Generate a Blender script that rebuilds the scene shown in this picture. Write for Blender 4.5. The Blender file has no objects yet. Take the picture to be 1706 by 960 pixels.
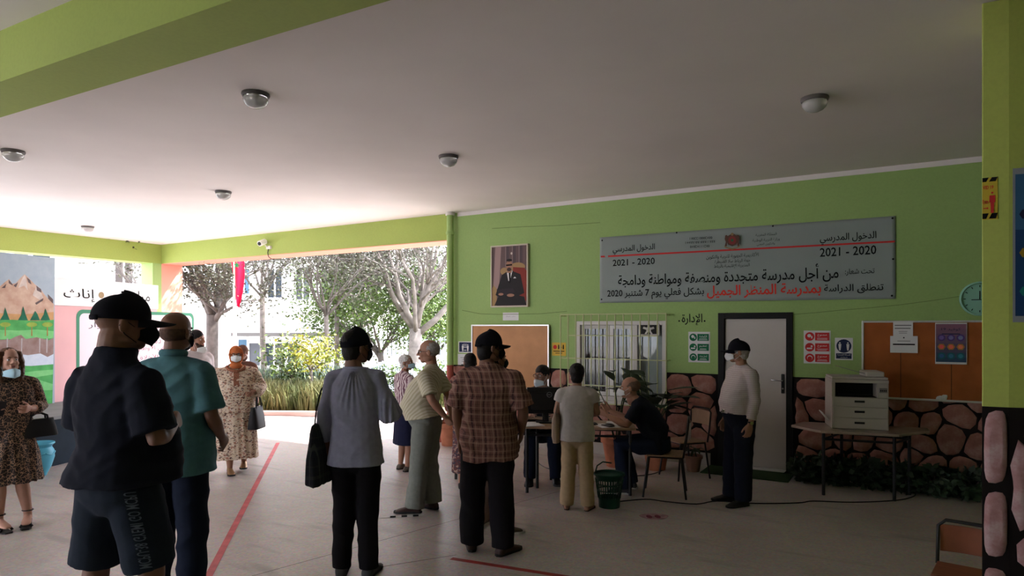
import bpy, math, random
from mathutils import Vector, noise, Matrix
random.seed(7)
scn = bpy.context.scene
col = scn.collection
R = math.radians
# ---------------------------------------------------------------- camera, sky, sun, exposure
EYE = 1.80                      # camera height
FOC = 1100.0                    # focal length in pixels of a 1706 px wide frame
YAW = R(30.7)
FW = Vector((-math.sin(YAW), math.cos(YAW), 0)); RT = Vector((math.cos(YAW), math.sin(YAW), 0))
HY, CX = 545.0, 853.0
cam = bpy.data.cameras.new('camera'); cam.sensor_width = 36; cam.lens = FOC / 1706 * 36
cam.shift_y = (HY - 480) / 1706; cam.clip_end = 300
co = bpy.data.objects.new('camera', cam); col.objects.link(co)
co.location = (0, 0, EYE); co.rotation_euler = (R(90), 0, YAW); scn.camera = co
w = bpy.data.worlds.new('sky'); scn.world = w; w.use_nodes = True
bg = w.node_tree.nodes['Background']; bg.inputs[0].default_value = (0.86, 0.88, 1.0, 1); bg.inputs[1].default_value = 2.7
sun = bpy.data.lights.new('sun', 'SUN'); sun.energy = 7.5; sun.angle = R(1.2); sun.color = (1, .93, .90)
so = bpy.data.objects.new('sun', sun); col.objects.link(so)
so.rotation_euler = Vector((-.38, -.5, -.78)).to_track_quat('-Z', 'Y').to_euler(); so.location = (0, 20, 20)
scn.view_settings.view_transform = 'Standard'; scn.view_settings.look = 'None'
scn.view_settings.gamma = 1; scn.view_settings.use_curve_mapping = False
scn.view_settings.exposure = 1.82
scn.cycles.max_bounces = 10; scn.cycles.diffuse_bounces = 6; scn.cycles.transparent_max_bounces = 12

# ---------------------------------------------------------------- measuring helpers (pixel of the photo -> place)
def D(px, t, z=0.0):
    p = FW * t + RT * (t * (px - CX) / FOC); return Vector((p.x, p.y, z))
def G(px, py):
    return D(px, FOC * EYE / (py - HY))
def ZH(py, t): return EYE - (py - HY) * t / FOC
class Plane:
    def __init__(s, o, u):
        s.o = Vector((o[0], o[1], 0)); s.u = Vector((u[0], u[1], 0)).normalized(); s.n = Vector((s.u.y, -s.u.x, 0))
    def hit(s, px, py):
        d = FW + RT * ((px - CX) / FOC); t = s.o.dot(s.n) / d.dot(s.n); p = d * t
        return ((p - s.o).dot(s.u), EYE - (py - HY) * t / FOC)
    def P(s, a, z, d=0.0):
        v = s.o + s.u * a + s.n * d; return (v.x, v.y, z)
WY = 8.70
WALL = Plane((0, WY), (1, 0))
def WX(px): return WALL.hit(px, 500)[0]
CEIL = 3.64; BEAM = 3.218; LX = -14.29

# ---------------------------------------------------------------- materials
MATS = {}
def nt(m): return m.node_tree.nodes, m.node_tree.links
def mat(name, c, rough=.7, metal=0, noise_s=0, noise_a=.15, bump=0, bump_s=60, spec=.22, c2=None, emit=0, alpha=1, trans=0, mapping='Object', scale3=None, detail=4):
    if name in MATS: return MATS[name]
    m = bpy.data.materials.new(name); m.use_nodes = True; N, L = nt(m); b = N['Principled BSDF']
    b.inputs['Base Color'].default_value = (*c, 1); b.inputs['Roughness'].default_value = rough
    b.inputs['Metallic'].default_value = metal; b.inputs['Specular IOR Level'].default_value = spec
    b.inputs['Transmission Weight'].default_value = trans; b.inputs['Alpha'].default_value = alpha
    if emit:
        b.inputs['Emission Color'].default_value = (*c, 1); b.inputs['Emission Strength'].default_value = emit
    if noise_s or bump:
        tc = N.new('ShaderNodeTexCoord'); src = tc.outputs[mapping]
        if scale3:
            mp = N.new('ShaderNodeMapping'); mp.inputs['Scale'].default_value = scale3; L.new(src, mp.inputs[0]); src = mp.outputs[0]
    if noise_s:
        n = N.new('ShaderNodeTexNoise'); n.inputs['Scale'].default_value = noise_s; n.inputs['Detail'].default_value = detail; L.new(src, n.inputs[0])
        r = N.new('ShaderNodeValToRGB'); r.color_ramp.elements[0].position = .3; r.color_ramp.elements[1].position = .7
        d = c2 or tuple(max(0, x * (1 - noise_a)) for x in c)
        r.color_ramp.elements[0].color = (*d, 1); r.color_ramp.elements[1].color = (*(c if c2 else tuple(min(1, x * (1 + noise_a)) for x in c)), 1)
        L.new(n.outputs['Fac'], r.inputs[0]); L.new(r.outputs[0], b.inputs['Base Color'])
    if bump:
        n2 = N.new('ShaderNodeTexNoise'); n2.inputs['Scale'].default_value = bump_s; n2.inputs['Detail'].default_value = 3; L.new(src, n2.inputs[0])
        bp = N.new('ShaderNodeBump'); bp.inputs['Strength'].default_value = bump; bp.inputs['Distance'].default_value = .01
        L.new(n2.outputs['Fac'], bp.inputs['Height']); L.new(bp.outputs[0], b.inputs['Normal'])
    MATS[name] = m; return m
def mat_nodes(name, build, rough=.8):
    """material whose base colour comes from build(N, L, objectcoord) -> socket"""
    if name in MATS: return MATS[name]
    m = bpy.data.materials.new(name); m.use_nodes = True; N, L = nt(m); b = N['Principled BSDF']
    b.inputs['Roughness'].default_value = rough
    tc = N.new('ShaderNodeTexCoord'); L.new(build(N, L, tc.outputs['Object']), b.inputs['Base Color'])
    MATS[name] = m; return m
def ramp(N, L, fac, stops, interp='LINEAR'):
    r = N.new('ShaderNodeValToRGB'); r.color_ramp.interpolation = interp
    e = r.color_ramp.elements
    while len(e) < len(stops): e.new(.5)
    for i, (p, c) in enumerate(stops): e[i].position = p; e[i].color = (*c, 1)
    L.new(fac, r.inputs[0]); return r.outputs[0]
def mix(N, L, f, a, b, mode='MIX'):
    m = N.new('ShaderNodeMix'); m.data_type = 'RGBA'; m.blend_type = mode
    for s, v in ((m.inputs[0], f), (m.inputs[6], a), (m.inputs[7], b)):
        if isinstance(v, (int, float)): s.default_value = v
        elif isinstance(v, tuple): s.default_value = (*v, 1)
        else: L.new(v, s)
    return m.outputs[2]

# ---------------------------------------------------------------- mesh builder
class MB:
    def __init__(s): s.v = []; s.f = []; s.mi = []; s.cur = 0
    def add(s, vs, fs):
        o = len(s.v); s.v += [tuple(p) for p in vs]; s.f += [tuple(i + o for i in f) for f in fs]; s.mi += [s.cur] * len(fs); return s
    def box(s, c, d, M=None):
        x, y, z = (k / 2 for k in d); vs = [Vector((a * x, b * y, e * z)) for a in (-1, 1) for b in (-1, 1) for e in (-1, 1)]
        if M: vs = [M @ p for p in vs]
        vs = [p + Vector(c) for p in vs]
        return s.add(vs, [(0, 1, 3, 2), (4, 6, 7, 5), (0, 4, 5, 1), (2, 3, 7, 6), (0, 2, 6, 4), (1, 5, 7, 3)])
    def bb(s, a, b):
        return s.box([(p + q) / 2 for p, q in zip(a, b)], [abs(q - p) for p, q in zip(a, b)])
    def rings(s, rs, cap=True, close=False):
        n = len(rs[0]); vs = [p for r in rs for p in r]; fs = []
        m = len(rs)
        for i in range(m if close else m - 1):
            j = (i + 1) % m
            for k in range(n):
                l = (k + 1) % n; fs.append((i * n + k, i * n + l, j * n + l, j * n + k))
        if cap and not close: fs.append(tuple(reversed(range(n)))); fs.append(tuple((m - 1) * n + k for k in range(n)))
        return s.add(vs, fs)
    def tube(s, pts, rad, n=10, round_=False, close=False, flat=1.0, up=None):
        pts = [Vector(p) for p in pts]
        if not hasattr(rad, '__len__'): rad = [rad] * len(pts)
        rad = list(rad)
        if round_:
            d0 = (pts[0] - pts[1]).normalized(); d1 = (pts[-1] - pts[-2]).normalized()
            a = [(pts[0] + d0 * rad[0] * math.sin(t), rad[0] * math.cos(t)) for t in (1.3, .95, .5)]
            b = [(pts[-1] + d1 * rad[-1] * math.sin(t), rad[-1] * math.cos(t)) for t in (.5, .95, 1.3)]
            pts = [p for p, _ in a] + pts + [p for p, _ in b]; rad = [r for _, r in a] + rad + [r for _, r in b]
        rs = []; N = len(pts); x = None
        for i, p in enumerate(pts):
            if close: d = pts[(i + 1) % N] - pts[i - 1]
            else: d = pts[min(i + 1, N - 1)] - pts[max(i - 1, 0)]
            d = d.normalized() if d.length > 1e-9 else Vector((0, 0, 1))
            if x is None:
                h = Vector(up) if up else (Vector((1, 0, 0)) if abs(d.x) < .8 else Vector((0, 1, 0)))
                x = (h - d * h.dot(d)).normalized()
            else:
                x = x - d * x.dot(d); x = x.normalized() if x.length > 1e-6 else Vector((1, 0, 0))
            y = d.cross(x)
            rs.append([p + x * (rad[i] * math.cos(2 * math.pi * k / n)) + y * (rad[i] * flat * math.sin(2 * math.pi * k / n)) for k in range(n)])
        return s.rings(rs, close=close)
    def ell(s, c, r, n=16, m=10, M=None):
        c = Vector(c); rs = []
        for i in range(1, m):
            t = math.pi * i / m - math.pi / 2
            rs.append([(Vector((r[0] * math.cos(t) * math.cos(2 * math.pi * k / n), r[1] * math.cos(t) * math.sin(2 * math.pi * k / n), r[2] * math.sin(t)))) for k in range(n)])
        if M: rs = [[M @ p for p in q] for q in rs]
        return s.rings([[p + c for p in q] for q in rs])
    def lathe(s, c, prof, n=24, M=None):
        c = Vector(c); rs = []
        for r, z in prof:
            q = [Vector((r * math.cos(2 * math.pi * k / n), r * math.sin(2 * math.pi * k / n), z)) for k in range(n)]
            rs.append([(M @ p if M else p) + c for p in q])
        return s.rings(rs)
    def prism(s, pts, d):
        """polygon pts (3d) pushed along vector d"""
        n = len(pts); d = Vector(d); a = [Vector(p) for p in pts]
        return s.add(a + [p + d for p in a], [tuple(range(n))] + [tuple(reversed(range(n, 2 * n)))] + [(i, i + n, (i + 1) % n + n, (i + 1) % n) for i in range(n)])
    def mesh(s, name='m'):
        me = bpy.data.meshes.new(name); me.from_pydata(s.v, [], s.f)
        if any(s.mi): me.polygons.foreach_set('material_index', s.mi)
        me.validate(); return me
    def build(s, name, m, parent=None, smooth=False, loc=None, rz=0, bevel=0, M0=None):
        me = s.mesh(name); return link(name, me, m, parent, smooth, loc, rz, bevel)
def fixn(me):
    import bmesh
    b = bmesh.new(); b.from_mesh(me); bmesh.ops.recalc_face_normals(b, faces=b.faces); b.to_mesh(me); b.free()
def link(name, me, m, parent=None, smooth=False, loc=None, rz=0, bevel=0):
    fixn(me)
    for q in (m if isinstance(m, (list, tuple)) else [m]): me.materials.append(q)
    if smooth:
        me.polygons.foreach_set('use_smooth', [True] * len(me.polygons))
        if smooth == 'auto':
            try: me.set_sharp_from_angle(angle=R(40))
            except Exception: pass
    o = bpy.data.objects.new(name, me); col.objects.link(o)
    if parent is not None: o.parent = parent
    if loc is not None: o.location = loc
    if rz: o.rotation_euler.z = rz
    if bevel:
        b = o.modifiers.new('bevel', 'BEVEL'); b.width = bevel; b.segments = 2; b.limit_method = 'ANGLE'; b.angle_limit = R(35)
    return o
def tag(o, label=None, cat=None, group=None, kind=None):
    if label: o['label'] = label
    if cat: o['category'] = cat
    if group: o['group'] = group
    if kind: o['kind'] = kind
    return o
def empty(name, loc, label, cat, rz=0, group=None):
    o = bpy.data.objects.new(name, None); col.objects.link(o); o.location = loc; o.rotation_euler.z = rz; o.empty_display_size = .1
    return tag(o, label, cat, group)
def dup(o, loc, rz, label, group=None):
    c = o.copy(); col.objects.link(c); c.location = loc; c.rotation_euler.z = rz
    c['label'] = label
    if group: c['group'] = group
    for ch in list(o.children):
        k = ch.copy(); col.objects.link(k); k.parent = c
        for g in list(ch.children):
            q = g.copy(); col.objects.link(q); q.parent = k
    return c
TS = bpy.data.scenes.new('workshop')
def evald(o):
    TS.view_layers[0].update(); dg = TS.view_layers[0].depsgraph; dg.update(); return bpy.data.meshes.new_from_object(o.evaluated_get(dg))
def vox(mb, size, smooth=4, disp=None):
    me = mb.mesh('tmp'); fixn(me); o = bpy.data.objects.new('tmp', me); TS.collection.objects.link(o)
    r = o.modifiers.new('r', 'REMESH'); r.mode = 'VOXEL'; r.voxel_size = size; r.adaptivity = 0
    if smooth:
        s = o.modifiers.new('s', 'SMOOTH'); s.iterations = smooth; s.factor = .5
    out = evald(o)
    bpy.data.objects.remove(o); bpy.data.meshes.remove(me)
    if disp:
        cs = [v.co.copy() for v in out.vertices]; ns = [v.normal.copy() for v in out.vertices]; flat = []
        for c, n_ in zip(cs, ns): flat.extend(c + n_ * disp(c))
        out.vertices.foreach_set('co', flat); out.update()
    return out
def join(meshes):
    mb = MB()
    for me in meshes: mb.add([v.co for v in me.vertices], [tuple(p.vertices) for p in me.polygons])
    return mb.mesh('joined')

# ---------------------------------------------------------------- lettering
AR = {'ا': (0xFE8D, 2), 'أ': (0xFE83, 2), 'إ': (0xFE87, 2), 'ب': (0xFE8F, 4), 'ة': (0xFE93, 2), 'ت': (0xFE95, 4), 'ث': (0xFE99, 4), 'ج': (0xFE9D, 4), 'ح': (0xFEA1, 4),
      'خ': (0xFEA5, 4), 'د': (0xFEA9, 2), 'ذ': (0xFEAB, 2), 'ر': (0xFEAD, 2), 'ز': (0xFEAF, 2), 'س': (0xFEB1, 4), 'ش': (0xFEB5, 4), 'ص': (0xFEB9, 4), 'ض': (0xFEBD, 4),
      'ط': (0xFEC1, 4), 'ظ': (0xFEC5, 4), 'ع': (0xFEC9, 4), 'غ': (0xFECD, 4), 'ف': (0xFED1, 4), 'ق': (0xFED5, 4), 'ك': (0xFED9, 4), 'ل': (0xFEDD, 4), 'م': (0xFEE1, 4),
      'ن': (0xFEE5, 4), 'ه': (0xFEE9, 4), 'و': (0xFEED, 2), 'ى': (0xFEEF, 2), 'ي': (0xFEF1, 4)}
LAM = {'أ': 0xFEF7, 'إ': 0xFEF9, 'ا': 0xFEFB}
def shape(t):
    out = []; i = 0; prev = False
    while i < len(t):
        c = t[i]
        if c in AR:
            if c == 'ل' and i + 1 < len(t) and t[i + 1] in LAM:
                out.append(chr(LAM[t[i + 1]] + (1 if prev else 0))); prev = False; i += 2; continue
            b, n = AR[c]; nx = i + 1 < len(t) and t[i + 1] in AR and n == 4
            k = (3 if nx else 1) if prev else (2 if nx else 0)
            out.append(chr(b + k)); prev = nx; i += 1
        elif c.isdigit():
            j = i
            while j < len(t) and t[j].isdigit(): j += 1
            out.append(t[i:j]); i = j; prev = False
        else: out.append(c); prev = False; i += 1
    return ''.join(reversed(out))
def text_geo(t, bold=0, res=2):
    if any(c in AR for c in t): t = shape(t)
    c = bpy.data.curves.new('t', 'FONT'); c.body = t; c.resolution_u = res; c.offset = bold; c.fill_mode = 'FRONT'
    o = bpy.data.objects.new('t', c); TS.collection.objects.link(o)
    me = evald(o)
    vs = [v.co.copy() for v in me.vertices]; fs = [tuple(p.vertices) for p in me.polygons]
    bpy.data.objects.remove(o); bpy.data.curves.remove(c); bpy.data.meshes.remove(me); return vs, fs
def text_on(mb, pl, t, a0, a1, z0, z1=None, d=.004, bold=0, slope=0):
    """lettering across a0..a1 of plane pl; z0 the bottom, z1 the top (or uniform scale)"""
    vs, fs = text_geo(t, bold)
    if not vs: return
    x0 = min(v.x for v in vs); x1 = max(v.x for v in vs); y0 = min(v.y for v in vs); y1 = max(v.y for v in vs)
    sx = (a1 - a0) / (x1 - x0); sy = (z1 - z0) / (y1 - y0) if z1 is not None else sx
    mb.add([pl.P(a0 + (v.x - x0) * sx, z0 + (v.y - y0) * sy + slope * (v.x - x0) * sx, d) for v in vs], fs)
def text_px(mb, pl, t, px0, px1, pyb, pyt, d=.004, bold=0):
    """lettering whose left end spans pyb..pyt at px0 (pixels, measured on plane pl)"""
    a0, z0 = pl.hit(px0, pyb); a1, _ = pl.hit(px1, pyb); _, z1 = pl.hit(px0, pyt)
    text_on(mb, pl, t, a0, a1, z0, z1, d, bold)
class Print:
    """flat printed or painted areas on a plane, one mesh, several inks"""
    def __init__(s, pl, d=.003): s.pl = pl; s.m = MB(); s.mats = []; s.d = d; s.k = 0
    def ink(s, m):
        if m not in s.mats: s.mats.append(m)
        s.m.cur = s.mats.index(m)
    def az(s, pts, m, step=.0004):
        s.ink(m); s.k += 1
        s.m.add([s.pl.P(a, z, s.d + s.k * step) for a, z in pts], [tuple(range(len(pts)))])
    def px(s, pts, m): s.az([s.pl.hit(*p) for p in pts], m)
    def rect(s, x0, y0, x1, y1, m): s.px([(x0, y0), (x1, y0), (x1, y1), (x0, y1)], m)
    def disc(s, x, y, rx, ry, m, n=20, a0=0):
        s.px([(x + rx * math.cos(a0 + 2 * math.pi * k / n), y + ry * math.sin(a0 + 2 * math.pi * k / n)) for k in range(n)], m)
    def recta(s, a0, z0, a1, z1, m): s.az([(a0, z0), (a1, z0), (a1, z1), (a0, z1)], m)
    def disca(s, a, z, r, m, rz=None, n=20):
        s.az([(a + r * math.cos(2 * math.pi * k / n), z + (rz or r) * math.sin(2 * math.pi * k / n)) for k in range(n)], m)
    def text(s, t, a0, a1, z0, z1, m, bold=0):
        s.ink(m); s.k += 1; text_on(s.m, s.pl, t, a0, a1, z0, z1, s.d + s.k * .0004, bold)
    def build(s, name, parent): return s.m.build(name, s.mats, parent)
# ---------------------------------------------------------------- palette
def wallgreen(name, c1, c2):
    def f(N, L, co):
        n = N.new('ShaderNodeTexNoise'); n.inputs['Scale'].default_value = .7; n.inputs['Detail'].default_value = 6; L.new(co, n.inputs[0])
        a = ramp(N, L, n.outputs['Fac'], [(.3, c2), (.7, c1)])
        n2 = N.new('ShaderNodeTexNoise'); n2.inputs['Scale'].default_value = 45; L.new(co, n2.inputs[0])
        return mix(N, L, .12, a, ramp(N, L, n2.outputs['Fac'], [(.35, tuple(x * .6 for x in c1)), (.6, c1)]))
    return mat_nodes(name, f, .75)
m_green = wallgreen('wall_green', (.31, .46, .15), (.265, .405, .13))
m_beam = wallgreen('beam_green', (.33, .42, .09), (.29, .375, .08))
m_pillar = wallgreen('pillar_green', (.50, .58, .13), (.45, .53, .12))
m_ceil = mat('ceiling_white', (.74, .70, .69), .85, noise_s=1.2, noise_a=.035, bump=.15, bump_s=8)
m_pink = mat('salmon_paint', (.80, .34, .25), .8)
m_pinkwall = mat('pink_paint', (.72, .42, .42), .8, noise_s=1.5, noise_a=.06)
m_white = mat('white_paint', (.78, .78, .76), .6, noise_s=2, noise_a=.04)
m_offw = mat('offwhite_paint', (.62, .60, .57), .55)
m_black = mat('black_paint', (.008, .008, .008), .6, spec=.2)
m_blackline = mat('black_outline', (.012, .009, .009), .9, spec=.15)
m_metal = mat('dark_metal', (.012, .012, .014), .45, spec=.3)
m_chrome = mat('chrome', (.7, .7, .7), .2, metal=1)
m_ink = mat('black_ink', (.012, .012, .012), .9, spec=.08)
m_red = mat('red_ink', (.55, .03, .03), .7)
m_paper = mat('white_paper', (.68, .68, .68), .8)
m_glass = bpy.data.materials.new('window_glass'); m_glass.use_nodes = True
_N, _L = nt(m_glass); _N.remove(_N['Principled BSDF']); _t = _N.new('ShaderNodeBsdfTransparent'); _g = _N.new('ShaderNodeBsdfGlossy'); _g.inputs['Roughness'].default_value = .03; _x = _N.new('ShaderNodeMixShader'); _x.inputs[0].default_value = .02
_t.inputs[0].default_value = (.85, .88, .87, 1); _L.new(_t.outputs[0], _x.inputs[1]); _L.new(_g.outputs[0], _x.inputs[2]); _L.new(_x.outputs[0], _N['Material Output'].inputs[0])
m_greenink = mat('green_ink', (.01, .14, .06), .7)
m_navy = mat('navy_ink', (.015, .025, .07), .7)
m_terra = mat('terracotta', (.42, .16, .09), .8, noise_s=10, noise_a=.15)
m_plastic_k = mat('black_plastic', (.012, .012, .013), .35)

# ---------------------------------------------------------------- floor and ceiling
def floor_col(N, L, co):
    n = N.new('ShaderNodeTexNoise'); n.inputs['Scale'].default_value = .6; n.inputs['Detail'].default_value = 7; n.inputs['Roughness'].default_value = .65; L.new(co, n.inputs[0])
    a = ramp(N, L, n.outputs['Fac'], [(.3, (.36, .315, .29)), (.55, (.47, .42, .39)), (.75, (.52, .47, .44))])
    v = N.new('ShaderNodeTexVoronoi'); v.inputs['Scale'].default_value = 55; L.new(co, v.inputs[0])
    b = mix(N, L, .16, a, v.outputs['Color'], 'OVERLAY')
    mp = N.new('ShaderNodeMapping'); mp.inputs['Scale'].default_value = (.8, 3.5, 1); mp.inputs['Rotation'].default_value = (0, 0, .5); L.new(co, mp.inputs[0])
    s = N.new('ShaderNodeTexNoise'); s.inputs['Scale'].default_value = 1.6; s.inputs['Detail'].default_value = 8; L.new(mp.outputs[0], s.inputs[0])
    return mix(N, L, ramp(N, L, s.outputs['Fac'], [(.56, (0, 0, 0)), (.70, (.6, .6, .6))]), b, (.24, .215, .20))
m_floor = mat_nodes('terrazzo_floor', floor_col, .38)
m_floor.node_tree.nodes['Principled BSDF'].inputs['Specular IOR Level'].default_value = .45
FX0, FX1, FY0 = LX - .5, 5.0, -4.0
m = MB(); m.bb((FX0, FY0, -.15), (FX1, WY + .5, 0)); tag(m.build('floor', m_floor), kind='structure')
m_pave = mat('pale_paving', (.50, .48, .46), .85, noise_s=2, noise_a=.08)
m = MB(); m.bb((-70, WY + .5, -.16), (30, 60, -.012)); m.bb((-70, -40, -.16), (FX0, WY + .5, -.012)); m.bb((FX0, -40, -.16), (30, FY0, -.012)); tag(m.build('ground', m_pave), kind='structure')
m_soil = mat('garden_soil', (.20, .17, .10), .95, noise_s=3, noise_a=.3)
m = MB(); m.bb((FX0, FY0, CEIL), (FX1 + .3, WY + .5, CEIL + .3)); tag(m.build('ceiling', m_ceil), kind='structure')

# walls -----------------------------------------------------------
XP = WX(752)                                   # where the wall ends at the garden opening
DX0, DX1 = WX(1197), WX(1321); DZ = WALL.hit(1260, 521)[1]
NX0, NX1 = WX(961), WX(1110); NZ0 = WALL.hit(1035, 668)[1]; NZ1 = WALL.hit(1035, 535)[1]
m = MB()
T = .5
m.bb((XP, WY, 0), (NX0, WY + T, CEIL)); m.bb((NX0, WY, 0), (NX1, WY + T, NZ0)); m.bb((NX0, WY, NZ1), (NX1, WY + T, CEIL))
m.bb((NX1, WY, 0), (DX0, WY + T, CEIL)); m.bb((DX0, WY, DZ), (DX1, WY + T, CEIL)); m.bb((DX1, WY, 0), (FX1, WY + T, CEIL))
wall = tag(m.build('wall_back', m_green), kind='structure')
# the garden-side end of the wall is salmon, like the soffit and the jambs
m = MB(); m.bb((XP - .012, WY + .012, 0), (XP - .001, WY + T, BEAM)); tag(m.build('trim_1', m_pink), kind='structure')
# beams and pillars
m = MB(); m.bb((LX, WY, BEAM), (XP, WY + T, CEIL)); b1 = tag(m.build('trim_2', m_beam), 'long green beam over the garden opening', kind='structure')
m = MB(); m.bb((LX, WY + .004, BEAM - .012), (XP - .013, WY + T, BEAM - .001)); tag(m.build('trim_3', m_pink), kind='structure')
m = MB(); m.bb((LX - .45, FY0, BEAM), (LX - .001, WY + T, CEIL)); tag(m.build('trim_4', m_beam), 'long green beam over the left side opening', kind='structure')
m = MB(); m.bb((LX - .45, WY - .2, 0), (LX, WY + .002, BEAM - .001)); tag(m.build('pillar', m_green), kind='structure')
m = MB(); m.bb((LX - .45, WY + .003, 0), (LX, WY + T, BEAM - .001)); tag(m.build('pillar', m_pink), kind='structure')
# ceiling beam near the camera
a0 = D(0, 4.80); a1 = D(650, 3.077); b0 = D(0, 4.10)
dv = (a1 - a0); dv.normalize(); nv = Vector((dv.y, -dv.x, 0)); th = (b0 - a0).dot(nv); BZ = EYE + 349 * 4.80 / FOC
p0 = a0 - dv * 9.2; p1 = a0 + dv * 10.3
m = MB(); m.prism([(p0.x, p0.y, BZ), (p1.x, p1.y, BZ), (p1.x + nv.x * th, p1.y + nv.y * th, BZ), (p0.x + nv.x * th, p0.y + nv.y * th, BZ)], (0, 0, CEIL - BZ))
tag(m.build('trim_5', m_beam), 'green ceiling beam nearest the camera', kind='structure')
# rest of the hall behind and beside the camera
m = MB(); m.bb((-6.2, FY0 - .2, 0), (FX1, FY0, CEIL)); m.bb((FX0, FY0 - .2, 0), (-13.8, FY0, CEIL)); m.bb((-13.8, FY0 - .2, BEAM), (-6.2, FY0, CEIL)); tag(m.build('wall_front', m_green), kind='structure')
m = MB(); m.bb((FX1, FY0 - .2, 0), (FX1 + .3, WY + T, CEIL)); tag(m.build('wall_right', m_green), kind='structure')
m = MB(); m.bb((FX0, FY0, 0), (FX0 + .25, 1.0, BEAM)); tag(m.build('wall_left', m_pinkwall), kind='structure')
# white strip where ceiling meets wall, painted a little down the wall
m = MB(); m.bb((XP + .12, WY - .006, CEIL - .06), (FX1, WY, CEIL)); tag(m.build('trim_6', m_ceil), kind='structure')

# ---------------------------------------------------------------- rounded stones laid over the foot of the walls
def stone_col(name, cs):
    def f(N, L, co):
        n = N.new('ShaderNodeTexNoise'); n.inputs['Scale'].default_value = 5; n.inputs['Detail'].default_value = 6; n.inputs['Roughness'].default_value = .7; L.new(co, n.inputs[0])
        oi = N.new('ShaderNodeObjectInfo'); 
        a = ramp(N, L, n.outputs['Fac'], [(.32, cs[0]), (.5, cs[1]), (.68, cs[2])])
        return mix(N, L, .35, a, ramp(N, L, oi.outputs['Random'], [(0, cs[0]), (1, cs[1])]))
    return mat_nodes(name, f, .8)
m_stone = stone_col('stone_paint', [(.20, .075, .055), (.34, .15, .115), (.52, .34, .30)])
m_stone2 = stone_col('stone_paint_pale', [(.26, .09, .09), (.46, .26, .26), (.68, .58, .58)])
def clip(poly, a, b, c):
    out = []
    for i in range(len(poly)):
        p, q = poly[i], poly[(i + 1) % len(poly)]; dp = a * p[0] + b * p[1] - c; dq = a * q[0] + b * q[1] - c
        if dp <= 0: out.append(p)
        if (dp < 0 < dq) or (dq < 0 < dp):
            t = dp / (dp - dq); out.append((p[0] + (q[0] - p[0]) * t, p[1] + (q[1] - p[1]) * t))
    return out
def stones(pl, a0, a1, z0, z1, cell, parent, m, gap=.011, seed=1, th=.02, skip=None):
    rnd = random.Random(seed); n = max(2, int((a1 - a0) * (z1 - z0) / cell ** 2))
    rows = max(1, round((z1 - z0) / cell)); cols = max(1, round((a1 - a0) / (cell * 1.08)))
    pts = [(a0 + (c + .5 + rnd.uniform(-.36, .36) + .5 * (r % 2) - .25) * (a1 - a0) / cols, z0 + (r + .5 + rnd.uniform(-.33, .33)) * (z1 - z0) / rows) for r in range(rows) for c in range(cols)]
    for i, p in enumerate(pts):
        poly = [(a0, z0), (a1, z0), (a1, z1), (a0, z1)]
        for j, q in enumerate(pts):
            if i == j or (p[0] - q[0]) ** 2 + (p[1] - q[1]) ** 2 > (cell * 3.4) ** 2: continue
            nx, nz = q[0] - p[0], q[1] - p[1]; poly = clip(poly, nx, nz, nx * (p[0] + q[0]) / 2 + nz * (p[1] + q[1]) / 2)
            if len(poly) < 3: break
        if len(poly) < 3: continue
        cx = sum(q[0] for q in poly) / len(poly); cz = sum(q[1] for q in poly) / len(poly)
        if skip and skip(cx, cz): continue
        # round the corners
        r = []
        for k in range(14):
            t = 2 * math.pi * k / 14; dx, dz = math.cos(t), math.sin(t); best = 9
            for e in range(len(poly)):
                p1, p2 = poly[e], poly[(e + 1) % len(poly)]; ex, ez = p2[0] - p1[0], p2[1] - p1[1]; den = dx * ez - dz * ex
                if abs(den) < 1e-9: continue
                s = ((p1[0] - cx) * ez - (p1[1] - cz) * ex) / den
                if s > 1e-6: best = min(best, s)
            r.append(best)
        r = [max(.02, (r[k - 1] + 4.5 * r[k] + r[(k + 1) % 14]) / 6.5 * .985 - gap) for k in range(14)]
        mb = MB(); rings = []
        for f, d in ((1, .001), (.93, th * .7), (.6, th)):
            rings.append([pl.P(cx + r[k] * f * math.cos(math.pi * k / 7), cz + r[k] * f * math.sin(math.pi * k / 7), d) for k in range(14)])
        o = Vector(pl.P(cx, cz)); rings = [[Vector(p) - o for p in q] for q in rings]
        mb.rings(rings, cap=False); mb.add(rings[-1], [tuple(range(14))])
        mb.build('stone', m, parent, smooth=True, loc=o)
ZS = WALL.hit(1150, 622)[1]
m = MB()
m.bb((XP + .001, WY - .006, .005), (NX0, WY, ZS)); m.bb((NX0, WY - .006, .005), (NX1, WY, NZ0 - .03)); m.bb((NX1, WY - .006, .005), (DX0 - .001, WY, ZS)); m.bb((DX1 + .001, WY - .006, .005), (FX1, WY, ZS))
sp = m.build('trim_7', m_blackline); tag(sp, 'black painted ground between the wall stones', kind='structure')
SP = Plane((0, WY - .006), (1, 0))
stones(SP, XP + .02, NX0, .18, ZS - .01, .26, sp, m_stone, seed=3)
stones(SP, NX0, NX1, .18, NZ0 - .04, .26, sp, m_stone, seed=9)
stones(SP, NX1, DX0 - .02, .18, ZS - .01, .25, sp, m_stone, seed=4)
BX0 = WX(1436); BZ0 = WALL.hit(1540, 669)[1]
stones(SP, DX1 + .03, 1.3, .12, ZS - .01, .26, sp, m_stone, seed=15)
# low concrete skirting under the stones
m = MB(); m.bb((XP, WY - .03, 0), (DX0 - .1, WY, .16)); m.bb((DX1 + .1, WY - .03, 0), (FX1, WY, .1)); tag(m.build('baseboard_back', mat('grey_skirting', (.33, .29, .26), .8)), kind='structure')

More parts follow.
